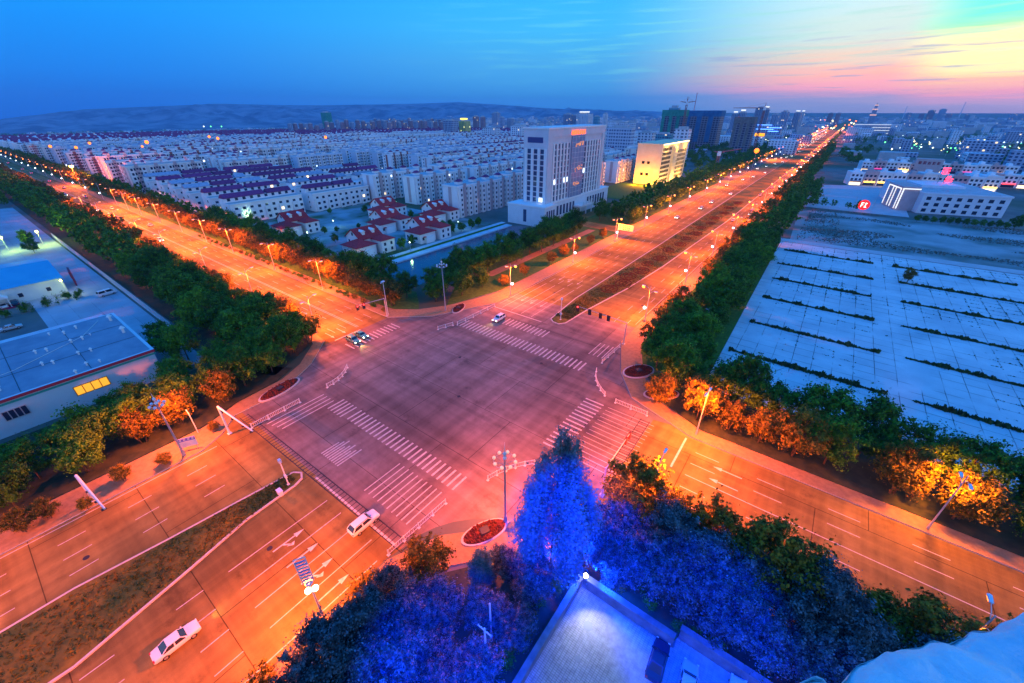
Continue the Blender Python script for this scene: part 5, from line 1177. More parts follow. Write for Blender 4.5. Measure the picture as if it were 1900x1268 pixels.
# masts and chimneys
def mast(px,yb,yt,r,lab,m):
    x,y=G(px,yb); zt=top_z(px,yb,px,yt); t_=tag(ob('chimney' if r>2.4 else 'antenna_mast',MB().tube((0,0,0),(0,0,zt),r,r*.55,8).tube((0,0,zt*.97),(0,0,zt),r*.8,r*.8,8).mesh('mast',[m]),None,(x,y,0)),lab,'mast')
mast(1281,240,173,2.2,'thin red and white antenna mast on the skyline right of the crane',m_rw); mast(1777,222,190,3.2,'tall thin chimney on the right skyline',m_lum); mast(1674,221,197,3.0,'shorter thin chimney on the right skyline',m_lum)
spec=[(1330,247,211,12,f_blue),(1355,250,209,12,f_blue),(1368,250,206,14,f_blue),(1398,250,198,18,f_blue),(1410,249,200,12,f_blue),(1430,247,210,14,f_blue),(1446,246,205,16,f_blue),(1470,243,207,12,f_blue),(1480,243,207,8,f_white),(1535,232,209,9,f_brown),(1549,232,209,9,f_brown),(1682,224,209,10,f_blue),(1706,224,210,9,f_brown),(1722,224,204,12,f_brown),(1742,224,202,12,f_blue),(1757,224,211,10,f_brown),(1793,226,212,12,f_blue),(1800,227,213,8,f_white)]
for i,(px,yb,yt,w_,f_) in enumerate(spec): tower(px,yb,yt,w_,f_,'bluish tower on the skyline right of the cranes, %s from the left'%od(i),.8,crown=m_whn if i in (1,2,4,7,8) else None,grp='towers on the right skyline')
tower(1890,229,211,38,f_blue,'broad dark hall at the right end of the skyline',.5,grp=None,cap=False)
# neon shopping centre
t_,w,h,d=tower(1420,262,232,50,f_blue,'shopping centre with blue neon bands left of the far boulevard',.4,grp=None,name='shopping_centre',cat='shopping centre',cap=False)
for k,(a,b,z) in enumerate(((-.5,0.1,.98),(-.5,.2,.72),(0,.5,.82),(.0,.42,.60))): mb=MB(); mb.box(w*a,w*b,-1.4,-1.0,h*z,h*z+.9); ob('neon_band',mb.mesh('neon_band',[m_blueneon]),t_)
mb=MB(); mb.box(-w*.5,-w*.1,-1.5,-1,h*.3,h*.48); ob('orange_sign',mb.mesh('orange_sign',[mat('orange_sign',(1,.4,0),.5,emit=(1,.33,.0),es=2)]),t_)
# lit pagoda tower and long hall at the end of the boulevard
x,y=G(1613,232); zt=top_z(1613,232,1613,190); s=H/(((232-634)/F)*cth+sth)/F
t_=empty('landmark_tower',(x,y,0),'stepped landmark tower with lit tiers at the end of the boulevard','tower')
mb=MB(); 
for k,(w_,a,b) in enumerate(((9,0,.45),(7,.45,.7),(4.5,.7,.88))): mb.box(-w_*s/2,w_*s/2,-w_*s/2,w_*s/2,zt*a,zt*b)
mb.tube((0,0,zt*.88),(0,0,zt),s*1.2,.4,6); ob('wall',mb.mesh('wall',[f_blue]),t_)
mb=MB(); [mb.box(-w_*s/2-1,w_*s/2+1,-w_*s/2-1,w_*s/2+1,zt*b-3,zt*b+1.2) for w_,b in ((9,.45),(7,.7),(4.5,.88))]; ob('lit_tier',mb.mesh('lit_tier',[m_sodg]),t_)
t_,w,h,d=tower(1612,252,231,66,f_off,'long hall with bright light bands at the end of the boulevard',.3,grp=None,name='lit_hall',cat='hall',cap=False)
for z in (.25,.5,.75,1.0): mb=MB(); mb.box(0 if z<1 else -w*.5,w*.5,-1.5,-1.0,h*z-.7,h*z); ob('light_band',mb.mesh('light_band',[m_whn]),t_)
# ---- white two-storey hall on the right
Hh=empty('white_hall',(44,352,0),'white two-storey office hall with flat roof and arched neon entrance tower','hall',None,R(16))
mb=MB(); mb.box(0,40,0,60,0,11,0); mb.box(-.4,40.4,-.4,60.4,11,11.9,0); mb.box(.6,39.4,.6,59.4,11.9,12.0,1); mb.box(6,28,22,44,11.9,13.4,0); ob('wall',mb.mesh('wall',[m_pod,m_flat]),Hh)
for fl in range(3):
    for k in range(8): mb=MB(); mb.box(-1.1,1.1,-.06,0,0,1.9); ob('window',MATS and mb.mesh('window',[m_win]) if (fl==0 and k==0) else bpy.data.meshes.get('hall_window') or mb.mesh('hall_window',[m_win]),Hh,(3+4.8*k,-.02,1+3.4*fl))
mb=MB(); mb.box(-9,0,6,26,0,13); mb.box(-9.3,.1,5.7,26.3,13,14); ob('entrance_tower',mb.mesh('entrance_tower',[m_wallp]),Hh)
mb=MB(); [mb.box(-9.4,-9.2,yy,yy+.5,1,12.6) for yy in (7,14,18,25)]; mb.box(-9.4,-9.2,7,25,12.4,12.9); mb.box(-9,0,5.5,5.65,12.5,13); mb.box(-8.8,-8.3,5.5,5.65,1,12.5); ob('neon_outline',mb.mesh('neon_outline',[m_whn]),Hh)
sg=empty('roof_sign',(52,392,14),'red neon sign with two upright characters behind the white hall roof','neon sign',None,0)
mb=MB(); glyph(mb,(0,0,4.5),(1,0,0),(0,0,1),4,4,5,.16,.4); glyph(mb,(3.2,0,0),(1,0,0),(0,0,1),4,4,6,.16,.4); ob('letters',mb.mesh('letters',[mat('red_neon_sign',(1,.05,.1),.5,emit=(1,.03,.07),es=5)]),sg)
mb=MB(); [mb.tube((a,0.3,-2),(a,.3,8),.1,.1,5) for a in (0.5,3.4,6.8)]; ob('frame',mb.mesh('frame',[m_dark]),sg)
# round red sign on two posts
x,y=G(1598,393); sg=empty('round_sign',(x,y,0),'round red lit sign on two posts at the shop forecourt','lit sign',None,R(-5))
mb=MB(); [mb.tube((a,0,0),(a,0,8.5),.12,.1,6) for a in (-4.5,4.5)]; ob('post',mb.mesh('post',[m_pole]),sg)
mb=MB(); mb.tube((0,-.1,4.0),(0,.25,4.0),2.9,2.9,28); ob('disc',mb.mesh('disc',[mat('red_disc',(.8,.02,.02),.5,emit=(1,.015,.01),es=1.6)]),sg)
mb=MB()
for (a,b,c_,d) in ((-1.5,-1.1,2.6,5.4),(-1.1,-.1,5.0,5.4),(-1.1,-.3,3.8,4.2),(.5,1.0,2.6,5.4),(1.0,1.5,4.8,5.2),(.1,1.5,2.6,2.95)): mb.box(a,b,-.2,-.1,c_,d)
ob('lettering',mb.mesh('lettering',[mat('pale_neon',(1,.8,.7),.5,emit=(1,.65,.5),es=3)]),sg)
# shops: two-storey rows
SG=[mat('sign_yellow',(1,.6,.1),.5,emit=(1,.58,.08),es=4),mat('sign_red',(1,.1,.1),.5,emit=(1,.06,.08),es=2.5),mat('sign_magenta',(.8,.1,.3),.5,emit=(.8,.04,.25),es=1.3),mat('sign_white',(1,1,1),.5,emit=(.9,.95,1),es=2.5),mat('sign_green',(.1,1,.3),.5,emit=(.1,1,.25),es=3)]
def shops(px0,yb0,n,w,h,lab,rot,x0=None,signs=()):
    x,y=G(px0,yb0)
    for i in range(n):
        t_=empty('shop_house',(x+i*w*math.cos(rot),y+i*w*math.sin(rot),0),lab%od(i),'shop','shop houses on the right',rot)
        hh=h*(1+.12*((i*3)%4)/3); mb=MB(); mb.box(0,w-.4,0,13,0,hh); mb.box(-.1,w-.3,-.5,0,hh-1,hh+.4); mb.box(w*.3,w*.6,4,9,hh,hh+2.2); ob('wall',mb.mesh('wall',[m_wallp if i%3==1 else m_wall]),t_)
        for fl in range(2):
            for k in range(3): ob('window',MW,t_,(w*(k+.6)/3.4,-.02,3.8+3.0*fl))
        mb=MB(); mb.box(.8,w-1.2,-1.3,-.5,2.6,3.5); ob('sign_band',mb.mesh('sign_band',[SG[signs[i%len(signs)]] if signs[i%len(signs)]>=0 else m_roofp]),t_)
        mb=MB(); mb.box(.8,w-1.2,-.08,-.02,.2,2.5); ob('shop_front',mb.mesh('shop_front',[m_lit if i%3==0 else m_win]),t_)
MW=MB().box(-.8,.8,-.06,0,0,1.6).mesh('window',[m_win])
shops(1572,343,10,9.5,10,'shop house behind the forecourt, %s from the left',R(14),signs=[-1,0,0,2,3,0,-1,1])
shops(1595,318,12,10,9,'shop house in the second row, %s from the left',R(14),signs=[-1,2,-1,0,-1,1,-1])
shops(1792,345,8,10,9,'shop house right of the white hall, %s from the left',R(12),signs=[-1,-1,1,-1,1,-1])
x,y=G(1690,322); sg=empty('hall_sign_box',(x,y,0),'lilac gable wall with dark characters left of the red neon sign','sign building'); mb=MB(); mb.box(0,20,0,10,0,13); mb.box(-.2,20.2,-.2,10.2,13,13.6); ob('wall',mb.mesh('wall',[m_wallp]),sg); mb=MB(); [glyph(mb,(2+3.4*k,-.02,8.6),(1,0,0),(0,0,1),2.6,2.8,k+60,.16,.1) for k in range(5)]; ob('lettering',mb.mesh('lettering',[mat('dark_red_letters',(.35,.02,.06),.6)]),sg)
# far low town on the right: rooftops merged, too many to count
mb=MB()
for _ in range(2600):
    ph=R(rnd.uniform(-8,52)); r=620+ (rnd.random()**.7)*4200; X=r*math.sin(ph-AZ); Y=r*math.cos(ph-AZ)
    if -90<X<-20: continue
    if r<1150 and -8<X and mn.noise(Vector((X*.006,Y*.006,1)))>.0: continue
    w_=rnd.uniform(10,34); d=rnd.uniform(10,26); h=rnd.choice([5,7,8,10,14,18])*rnd.uniform(.8,1.2); mb.box(X,X+w_,Y,Y+d,-.2,h,rnd.choice([0,1,1,2]))
for _ in range(700):
    ph=R(rnd.uniform(-47,-8)); r=1560+rnd.random()*1200; X=r*math.sin(ph-AZ); Y=r*math.cos(ph-AZ)
    w_=rnd.uniform(14,50); d=rnd.uniform(10,30); h=rnd.uniform(5,12); z=gz(r,ph); mb.box(X,X+w_,Y,Y+d,z-1,z+h,rnd.choice([0,1]))
o=ob('distant_town',mb.mesh('distant_town',[f_white,f_blue,m_flat])); tag(o,'low rooftops of the far town spreading to the horizon','buildings'); o['kind']='stuff'
# ---- left works
Wh=empty('warehouse',(-112,14.4,0),'white-walled warehouse with a big flat roof and red and green stripe at its eaves','warehouse')
mb=MB(); mb.box(-31,0,-90,0,0,7,0); mb.box(-31.3,.3,-90.3,.3,7,7.5,0)
ob('wall',mb.mesh('wall',[mat('works_render',(.50,.60,.66),.8,(.58,.68,.74),.2,5)]),Wh)
m_rf=mat('felt_roof',(.20,.24,.32),.85,(.30,.34,.42),.16,7,.2,world=True); 
mb=MB(); mb.box(-30.7,-.3,-89.7,-.3,7.5,7.56); ob('roof',mb.mesh('roof',[m_rf]),Wh)
mb=MB(); [mb.box(-30.6,-.4,-10.2*k-.05,-10.2*k+.05,7.561,7.6) for k in range(1,9)]; [mb.box(-10.3*k-.05,-10.3*k+.05,-89,-.5,7.562,7.605) for k in (1,2)]; ob('roof_seam',mb.mesh('roof_seam',[m_dark]),Wh)
mb=MB(); mb.box(.3,.36,-90.3,.3,6.9,7.5); ob('red_stripe',mb.mesh('red_stripe',[mat('red_stripe',(.6,.03,.06),.6)]),Wh); mb=MB(); mb.box(.02,.08,-90,.3,6.2,6.6); ob('green_stripe',mb.mesh('green_stripe',[mat('green_stripe',(.03,.35,.30),.6)]),Wh)
mb=MB(); mb.tube((0,0,0),(0,0,.7),.16,.16,8); mb.tube((0,0,.65),(0,0,.95),.34,.1,8); vm=mb.mesh('roof_vent',[m_white])
for (px,py,s) in ((142,610,1),(120,620,1),(154,630,1),(133,636,1),(170,652,1),(147,658,1),(88,652,1),(67,656,1),(100,675,1),(80,678,1),(162,678,1),(142,693,1),(186,672,.8),(92,622,.8),(206,595,1.8),(230,617,1.8),(0,725,1.3),(168,622,.6)):
    x,y=G(px,py,7.6); v_=ob('roof_vent',vm,Wh,(x+112,y-14.4,7.56)); v_.scale=(s,s,s)
mb=MB(); mb.path([(-8,-34,7.62),(-12,-20,7.64),(-20,-8,7.63),(-28,-3.5,7.62)],.05,5); ob('roof_cable',mb.mesh('roof_cable',[m_white]),Wh)
for (yy,w_,lit) in ((-19.5,5.4,1),(-30.5,3.4,0),(-38.8,6.2,0),(-52,5,0)):
    fr=MB(); fr.box(0,.1,-w_/2,w_/2,0,2.1); o=ob('window',fr.mesh('window',[m_pole if not lit else mat('lit_frame',(.5,.25,.03),.5)]),Wh,(.02,yy+8,3.0))
    for k in range(4): mb=MB(); a=-w_/2+.15+k*(w_-.15)/4; mb.box(.1,.14,a,a+(w_-.15)/4-.15,.15,1.95); ob('pane',mb.mesh('pane',[mat('orange_window',(1,.5,.05),.4,emit=(1,.40,.02),es=1.1) if lit else m_win]),o)
Hb=empty('works_hall',(-200,12.6,0),'long works hall with a shallow blue roof and small porch, upper left','works hall')
mb=MB(); mb.box(-35,0,-70,0,0,5.2); mb.add([(-35,0,5.2),(0,0,5.2),(-17.5,0,7.6)],[(0,2,1)]); ob('wall',mb.mesh('wall',[MATS['works_render']]),Hb)
mb=MB(); mb.add([(-35.6,.5,5.2),(-17.5,.5,7.8),(.6,.5,5.2),(-35.6,-70.5,5.2),(-17.5,-70.5,7.8),(.6,-70.5,5.2)],[(0,1,4,3),(1,2,5,4)]); ob('roof',mb.mesh('roof',[mat('blue_sheet_roof',(.04,.34,.55),.6,(.06,.40,.60),.2,4)]),Hb)
for k in range(9): ob('window',me_w1,Hb,(.02,-4-6.5*k,1.6))
mb=MB(); mb.box(0,3.4,-17,-13.4,3.0,3.2); mb.add([(0,-17.2,3.2),(3.6,-17.2,3.2),(3.6,-13.2,3.2),(0,-13.2,3.2),(0,-15.2,4.6),(3.6,-15.2,4.6)],[(0,1,5,4),(1,2,5),(2,3,4,5)]); [mb.tube((3.2,a,0),(3.2,a,3),.12,.12,6) for a in (-16.8,-13.6)]; ob('porch',mb.mesh('porch',[m_trimw]),Hb)
mb=MB(); mb.box(0,3.8,-17.4,-13,0,.25); ob('step',mb.mesh('step',[mat('red_carpet',(.35,.01,.08),.9)]),Hb)
mb=MB(); [glyph(mb,(-17,-30+2.6*k,7.8),(0,1,0),(0,0,1),2.2,2.0,k+80,.16,.2) for k in range(5)]; ob('roof_letters',mb.mesh('roof_letters',[mat('salmon_letters',(1,.25,.15),.5,emit=(1,.2,.1),es=1.3)]),Hb)
# other works buildings at the far left
for i,(x,y,w_,d_,h,m_,lab) in enumerate(((-262,-14,26,30,5,'blue_sheet_roof','low blue-roofed shed at the left picture edge behind the works hall'),(-300,8,24,12,6,None,'small pale works building by the yard lamp'),(-345,-8,40,24,6,'blue_sheet_roof','long pale shed farther up the works yard'),(-420,-20,50,30,7,None,'distant works shed at the left picture edge'),(-520,-30,60,36,8,'blue_sheet_roof','farthest blue-roofed works shed at the left edge'))):
    t_=empty('works_shed',(x,y,0),lab,'shed','works sheds on the left'); mb=MB(); mb.box(-w_,0,-d_,0,0,h); ob('wall',mb.mesh('wall',[MATS['works_render']]),t_)
    mb=MB(); mb.add([(-w_-.4,-d_-.4,h),(.4,-d_-.4,h),(.4,.4,h),(-w_-.4,.4,h),(-w_-.4,-d_/2,h+1.8),(.4,-d_/2,h+1.8)],[(0,1,5,4),(1,2,5),(2,3,4,5),(3,0,4),(3,2,1,0)]); ob('roof',mb.mesh('roof',[MATS[m_] if m_ else m_flat]),t_)
    for k in range(int(d_/6)): ob('window',me_w1,t_,(.02,-3-6*k,1.8))
# glass lean-to and crimson billboard beside the hall
t_=tag(ob('billboard',MB().box(-8,0,-.2,.2,0,5).box(-8.2,.2,-.3,-.2,2.8,5.2).mesh('billboard',[mat('maroon_board',(.18,.02,.06),.6)]),None,(-205,15.6,0),R(-6)),'dark maroon notice wall at the corner of the works hall','billboard')
# yard lamps
for (px,py,z,col,e,lab) in ((68,431,6,(.8,1,.05),9000,'yellow-green glaring lamp at the small works building'),(2,442,6,(.6,1,.05),7000,'green-yellow lamp at the left picture edge above the works'),(113,522,5,(.9,1,.2),1500,'small yellow lamp post at the corner of the works hall')):
    x,y=G(px,py,z); t_=empty('yard_lamp',(x,y,0),lab,'yard lamp','lamps of the works yard'); mb=MB(); mb.tube((0,0,0),(0,0,z),.1,.06,6); ob('pole',mb.mesh('pole',[m_white]),t_)
    mb=MB(); mb.ball((0,0,z+.2),.45 if e>2000 else .25,8); ob('globe',mb.mesh('globe',[mat('yellowgreen_globe',(1,1,.3),.4,emit=(.9,1,.15),es=30)]),t_)
    lo=bpy.data.objects.new('lamp_light',plight('yard_light',e*.5,col,.4)); COL.objects.link(lo); lo.parent=t_; lo.location=(1.2,.5,z+.5)
# works fence
t_=empty('works_fence',(0,24,0),'pale picket fence along the works yard at the edge of the tree belt','fence')
mb=MB(); mb.box(-300,-139,-.12,.12,0,.7); mb.box(-300,-139,-.04,.04,1.7,1.8); ob('plinth',mb.mesh('plinth',[m_bank]),t_)
mb=MB(); [mb.box(-300+1.1*k-.06,-300+1.1*k+.06,-.1,.1,.7,2.2) for k in range(147)]; ob('pickets',mb.mesh('pickets',[m_trimw]),t_)
# courtyard walls
for (x0,y0,x1,y1,lab) in ((-11.3,30.2,-11.3,-10,'rough courtyard wall on the left of the paved yard'),(-11.0,30.1,.6,30.1,'courtyard wall running from the white lamp to the dark parked car'),(.9,31.5,30,31.5,'courtyard wall on the far side, behind the silver and pale cars')):
    w_=.5; t_=tag(ob('courtyard_wall',MB().box(min(x0,x1)-(w_/2 if x0==x1 else 0),max(x0,x1)+(w_/2 if x0==x1 else 0),min(y0,y1)-(w_/2 if y0==y1 else 0),max(y0,y1)+(w_/2 if y0==y1 else 0),0,2.0).box(min(x0,x1)-(w_/2+.12 if x0==x1 else .1),max(x0,x1)+(w_/2+.12 if x0==x1 else 0),min(y0,y1)-(w_/2+.12 if y0==y1 else .1),max(y0,y1)+(w_/2+.12 if y0==y1 else 0),2.0,2.18).mesh('courtyard_wall',[mat('rough_wall',(.12,.13,.15),.9,(.22,.23,.26),.6,6,.4,world=True)])),lab,'wall','courtyard walls')
# low garden walls by villas
# ---- roof ledge under the camera
zl=53.25; edge=[(1462,1300),(1480,1268),(1498,1250),(1515,1240),(1530,1237),(1543,1243),(1552,1256),(1560,1263),(1572,1256),(1585,1243),(1600,1226),(1612,1216),(1635,1207),(1660,1196),(1690,1188),(1720,1180),(1752,1172),(1775,1174),(1790,1168),(1810,1164),(1832,1158),(1850,1152),(1862,1150),(1880,1140),(1900,1133),(1980,1105),(2150,1040)]
E2=[]
for (a,b) in zip(edge[:-1],edge[1:]):
    for k in range(5): u=k/5; E2.append((a[0]+(b[0]-a[0])*u,a[1]+(b[1]-a[1])*u))
E2.append(edge[-1])
pe=[G(px,py,zl) for px,py in E2]; pe=[(x+.006*mn.noise(Vector((x*30,y*30,0))),y+.006*mn.noise(Vector((x*30,y*30,4)))) for x,y in pe]
back=Vector((math.sin(AZ)*1.0+.55,-math.cos(AZ)+.2,0)).normalized()
mb=MB(); nb=46; 
for i,(x,y) in enumerate(pe):
    for j in range(nb+1):
        s=1.5*(j/nb)**1.3; X=x+back.x*s; Y=y+back.y*s; n=mn.fractal(Vector((X*9,Y*9,0)),1,2,6)*.014+abs(mn.noise(Vector((X*26,Y*11,2))))*.014+mn.fractal(Vector((X*2.2,Y*2.2,7)),1,2,3)*.02
        mb.v.append((X,Y,zl+n-(.03*(1-min(1,s/.03))**2)))
for i in range(len(pe)-1):
    for j in range(nb): a=i*(nb+1)+j; mb.f.append((a,a+nb+1,a+nb+2,a+1)); mb.m.append(0)
RB=empty('roof_parapet',(0,0,0),'rough pale blue roof parapet with a ragged edge in the lower right corner','parapet')
m_par=mat('parapet_plaster',(.66,.76,.84),.85,(.92,.95,.98),24,10,.4,world=True,contrast=(.3,.7),col3=(.58,.70,.80),scale3=2.5)
ob('plaster_top',mb.mesh('plaster_top',[m_par],smooth=True),RB)
mb=MB(); n=len(pe)
for i in range(n-1):
    a,b=pe[i],pe[i+1]; mb.quad((a[0],a[1],zl-.03),(b[0],b[1],zl-.03),(b[0],b[1],zl-.6),(a[0],a[1],zl-.6))
ob('parapet_face',mb.mesh('parapet_face',[m_par]),RB)
# the building that carries the parapet (its roof corner is under the camera)
bb=[pe[3],pe[-1],(pe[-1][0]+9,pe[-1][1]+1),(pe[-1][0]+9,pe[-1][1]-20),(pe[3][0]+3,pe[3][1]-20)]
bb=[(x+back.x*.25,y+back.y*.25) for x,y in bb]
t_=tag(ob('home_building',MB().prism(bb,0,zl-.62).mesh('home_building',[m_wall])),'pale wall of the high building that carries the ragged parapet, lower right corner','building')

# assumed blue floodlights, added out of view under the parapet to light the wood
t_=empty('assumed_floodlight',(.1,.55,50.2),'assumed blue floodlights on a bracket under the roof parapet, shining down on the wood','floodlight')
mb=MB(); mb.box(-.45,1.2,-.04,.04,-.04,.04); ob('bracket',mb.mesh('bracket',[m_dark]),t_)
for k,(tx,ty,tz,sp_,e) in enumerate(((-17,12,3,24,430000),(-12.5,29,11,22,620000),(2,32,3,22,430000),(15,30,3,18,110000))):
    mb=MB(); mb.box(-.12,.12,-.1,.1,-.16,-.04); ob('lamp_head',mb.mesh('lamp_head',[m_dark]),t_,(-.4+.25*k,0,0))
    lo=bpy.data.objects.new('flood_beam',plight('flood_beam',e,(.001,.03,1),.1,'SPOT',sp_,.7)); COL.objects.link(lo); lo.parent=t_; lo.location=(-.4+.25*k,0,-.3)
    lo.rotation_euler=Vector((tx-.1,ty-.55,tz-50)).to_track_quat('-Z','Y').to_euler()
for i,(x,y,s) in enumerate(VT):
    if any(abs(x-vx)<11 and abs(y-vy)<11 for vx,vy in VILLAS): continue
    tree(BR,x,y,s,'small garden tree among the red-roofed villas','garden trees among the villas')
for (px,py,lab) in ((65,470,'round dark tree behind the long blue-roofed works hall'),(55,455,'smaller dark tree behind the works hall, left of the round one')):
    x,y=G(px,py); tree('broad_b',x,y,.7,lab,None)
for i,(px,py) in enumerate(((127,556),(90,568),(12,590),(150,552),(50,578))):
    x,y=G(px,py); tree('bush_a',x,y,.9,'small clipped conifer on the lawn edge of the works, %s from the left'%od([3,2,0,4,1][i]),'clipped shrubs on the works lawn','shrub','shrub',sz=1.3)
x,y=G(1680,525); tree('lit_b',x,y,.55,'lone small tree growing out of the empty parking lot',None,sz=1.3)
for i in range(13):
    x,y=G(1700+15*i,412+1.2*i); tree(BR,x,y,.42 if i<12 else .8,'small tree in the row before the white office hall','trees in front of the white hall')
# distant foliage as one mass per belt
nr=np.random.default_rng(5); vs=[]
base=[]
for q in range(4):
    base.append(leaves(nr,300,clumps_broad(nr,1.0,.38,18),.115))
extra=[]
for _ in range(900):      # park and tree masses beyond the shops, right of the boulevard
    y=rnd.uniform(620,1500); x=rnd.uniform(-8,y*.62); 
    if mn.noise(Vector((x*.006,y*.006,1)))>-.12: extra.append((x,y,rnd.uniform(8,13)))
for _ in range(420):
    y=rnd.uniform(470,1200); x=-115-rnd.random()*110*(y/700); extra.append((x,y,rnd.uniform(7,10)))
for _ in range(700):
    x=-rnd.uniform(330,2300); y=rnd.uniform(-160,24)*(-x/700)+ (0 if x>-420 else 0); y=min(y,24)
    if x>-430 and -80<y<24: continue
    extra.append((x,y,rnd.uniform(7,11)))
for _ in range(700):      # tree line at the foot of the hills
    ph=R(rnd.uniform(-50,-8)); r=rnd.uniform(1700,2650); extra.append((r*math.sin(ph-AZ),r*math.cos(ph-AZ),rnd.uniform(9,14)))
vl=[]
pts=far_pts+[e+(False,) for e in extra]
for i,(x,y,s,lit_) in enumerate(pts):
    ph=math.atan2(x,y)+AZ; r=math.hypot(x,y); z=gz(r,ph)
    b=base[i%4]; a=rnd.random()*6.28; ca,sa=math.cos(a),math.sin(a); n=len(b)//4
    if r>900: b=b.reshape(-1,4,3)[::3].reshape(-1,3); k=1.0
    v=np.empty_like(b); v[:,0]=(b[:,0]*ca-b[:,1]*sa)*s*1.05+x; v[:,1]=(b[:,0]*sa+b[:,1]*ca)*s*1.05+y; v[:,2]=b[:,2]*s+z
    (vl if lit_ else vs).append(v)
o=ob('distant_trees',quadmesh('distant_trees',np.concatenate(vs),m_leaf[0])); tag(o,'far tree belts and woods merging into one mass along the roads and in the plain','trees'); o['kind']='stuff'
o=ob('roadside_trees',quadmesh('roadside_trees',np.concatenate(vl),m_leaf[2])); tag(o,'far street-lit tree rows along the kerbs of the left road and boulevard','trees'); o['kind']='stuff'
print('trees individual',NT[0],'far',len(pts))
# ================================================================== VEHICLES
m_gl=mat('car_glass',(.02,.025,.04),.08,spec=.8); m_tyre=mat('tyre',(.02,.02,.02),.9); m_rimm=mat('wheel_rim',(.5,.5,.52),.35,metal=.7)
m_hl=mat('headlight',(1,1,.9),.3,emit=(1,.92,.7),es=18); m_tl=mat('taillight',(.8,.02,.02),.3,emit=(1,.02,.02),es=9); m_hlo=mat('headlight_off',(.8,.8,.8),.2); m_tlo=mat('taillight_off',(.45,.02,.02),.3)
def paint(n,c,r=.32): return mat(n,c,r,spec=.6)
PW=paint('white_car_paint',(.74,.70,.72)); PBk=paint('dark_blue_car_paint',(.015,.02,.06),.22); PS=paint('silver_car_paint',(.45,.47,.5)); PR=paint('red_car_paint',(.35,.02,.02)); PG=paint('teal_car_paint',(.05,.30,.28))
SH={'sedan':dict(L=4.6,W=1.78,prof=[(0,.42,.72),(.04,.34,.84),(.18,.3,.93),(.34,.3,.96),(.62,.3,.97),(.80,.3,.99),(.96,.34,.92),(1,.46,.78)],cab=(.27,.40,.66,.83,1.43)),
    'suv':dict(L=4.6,W=1.84,prof=[(0,.45,.85),(.04,.36,.98),(.2,.32,1.06),(.34,.32,1.1),(.62,.32,1.12),(.82,.32,1.12),(.97,.36,1.05),(1,.46,.9)],cab=(.26,.38,.86,.98,1.66)),
    'van':dict(L=5.0,W=1.85,prof=[(0,.45,.95),(.03,.36,1.1),(.14,.32,1.2),(.34,.32,1.22),(.62,.32,1.22),(.86,.32,1.22),(.98,.36,1.15),(1,.46,1.0)],cab=(.10,.24,.93,.99,1.95))}
def rrect(w,z0,z1,k=.82):
    h=z1-z0; return [(-w*k,z0),(w*k,z0),(w,z0+h*.18),(w,z0+h*.7),(w*.93,z1-h*.06),(w*.8,z1),(-w*.8,z1),(-w*.93,z1-h*.06),(-w,z0+h*.7),(-w,z0+h*.18)]
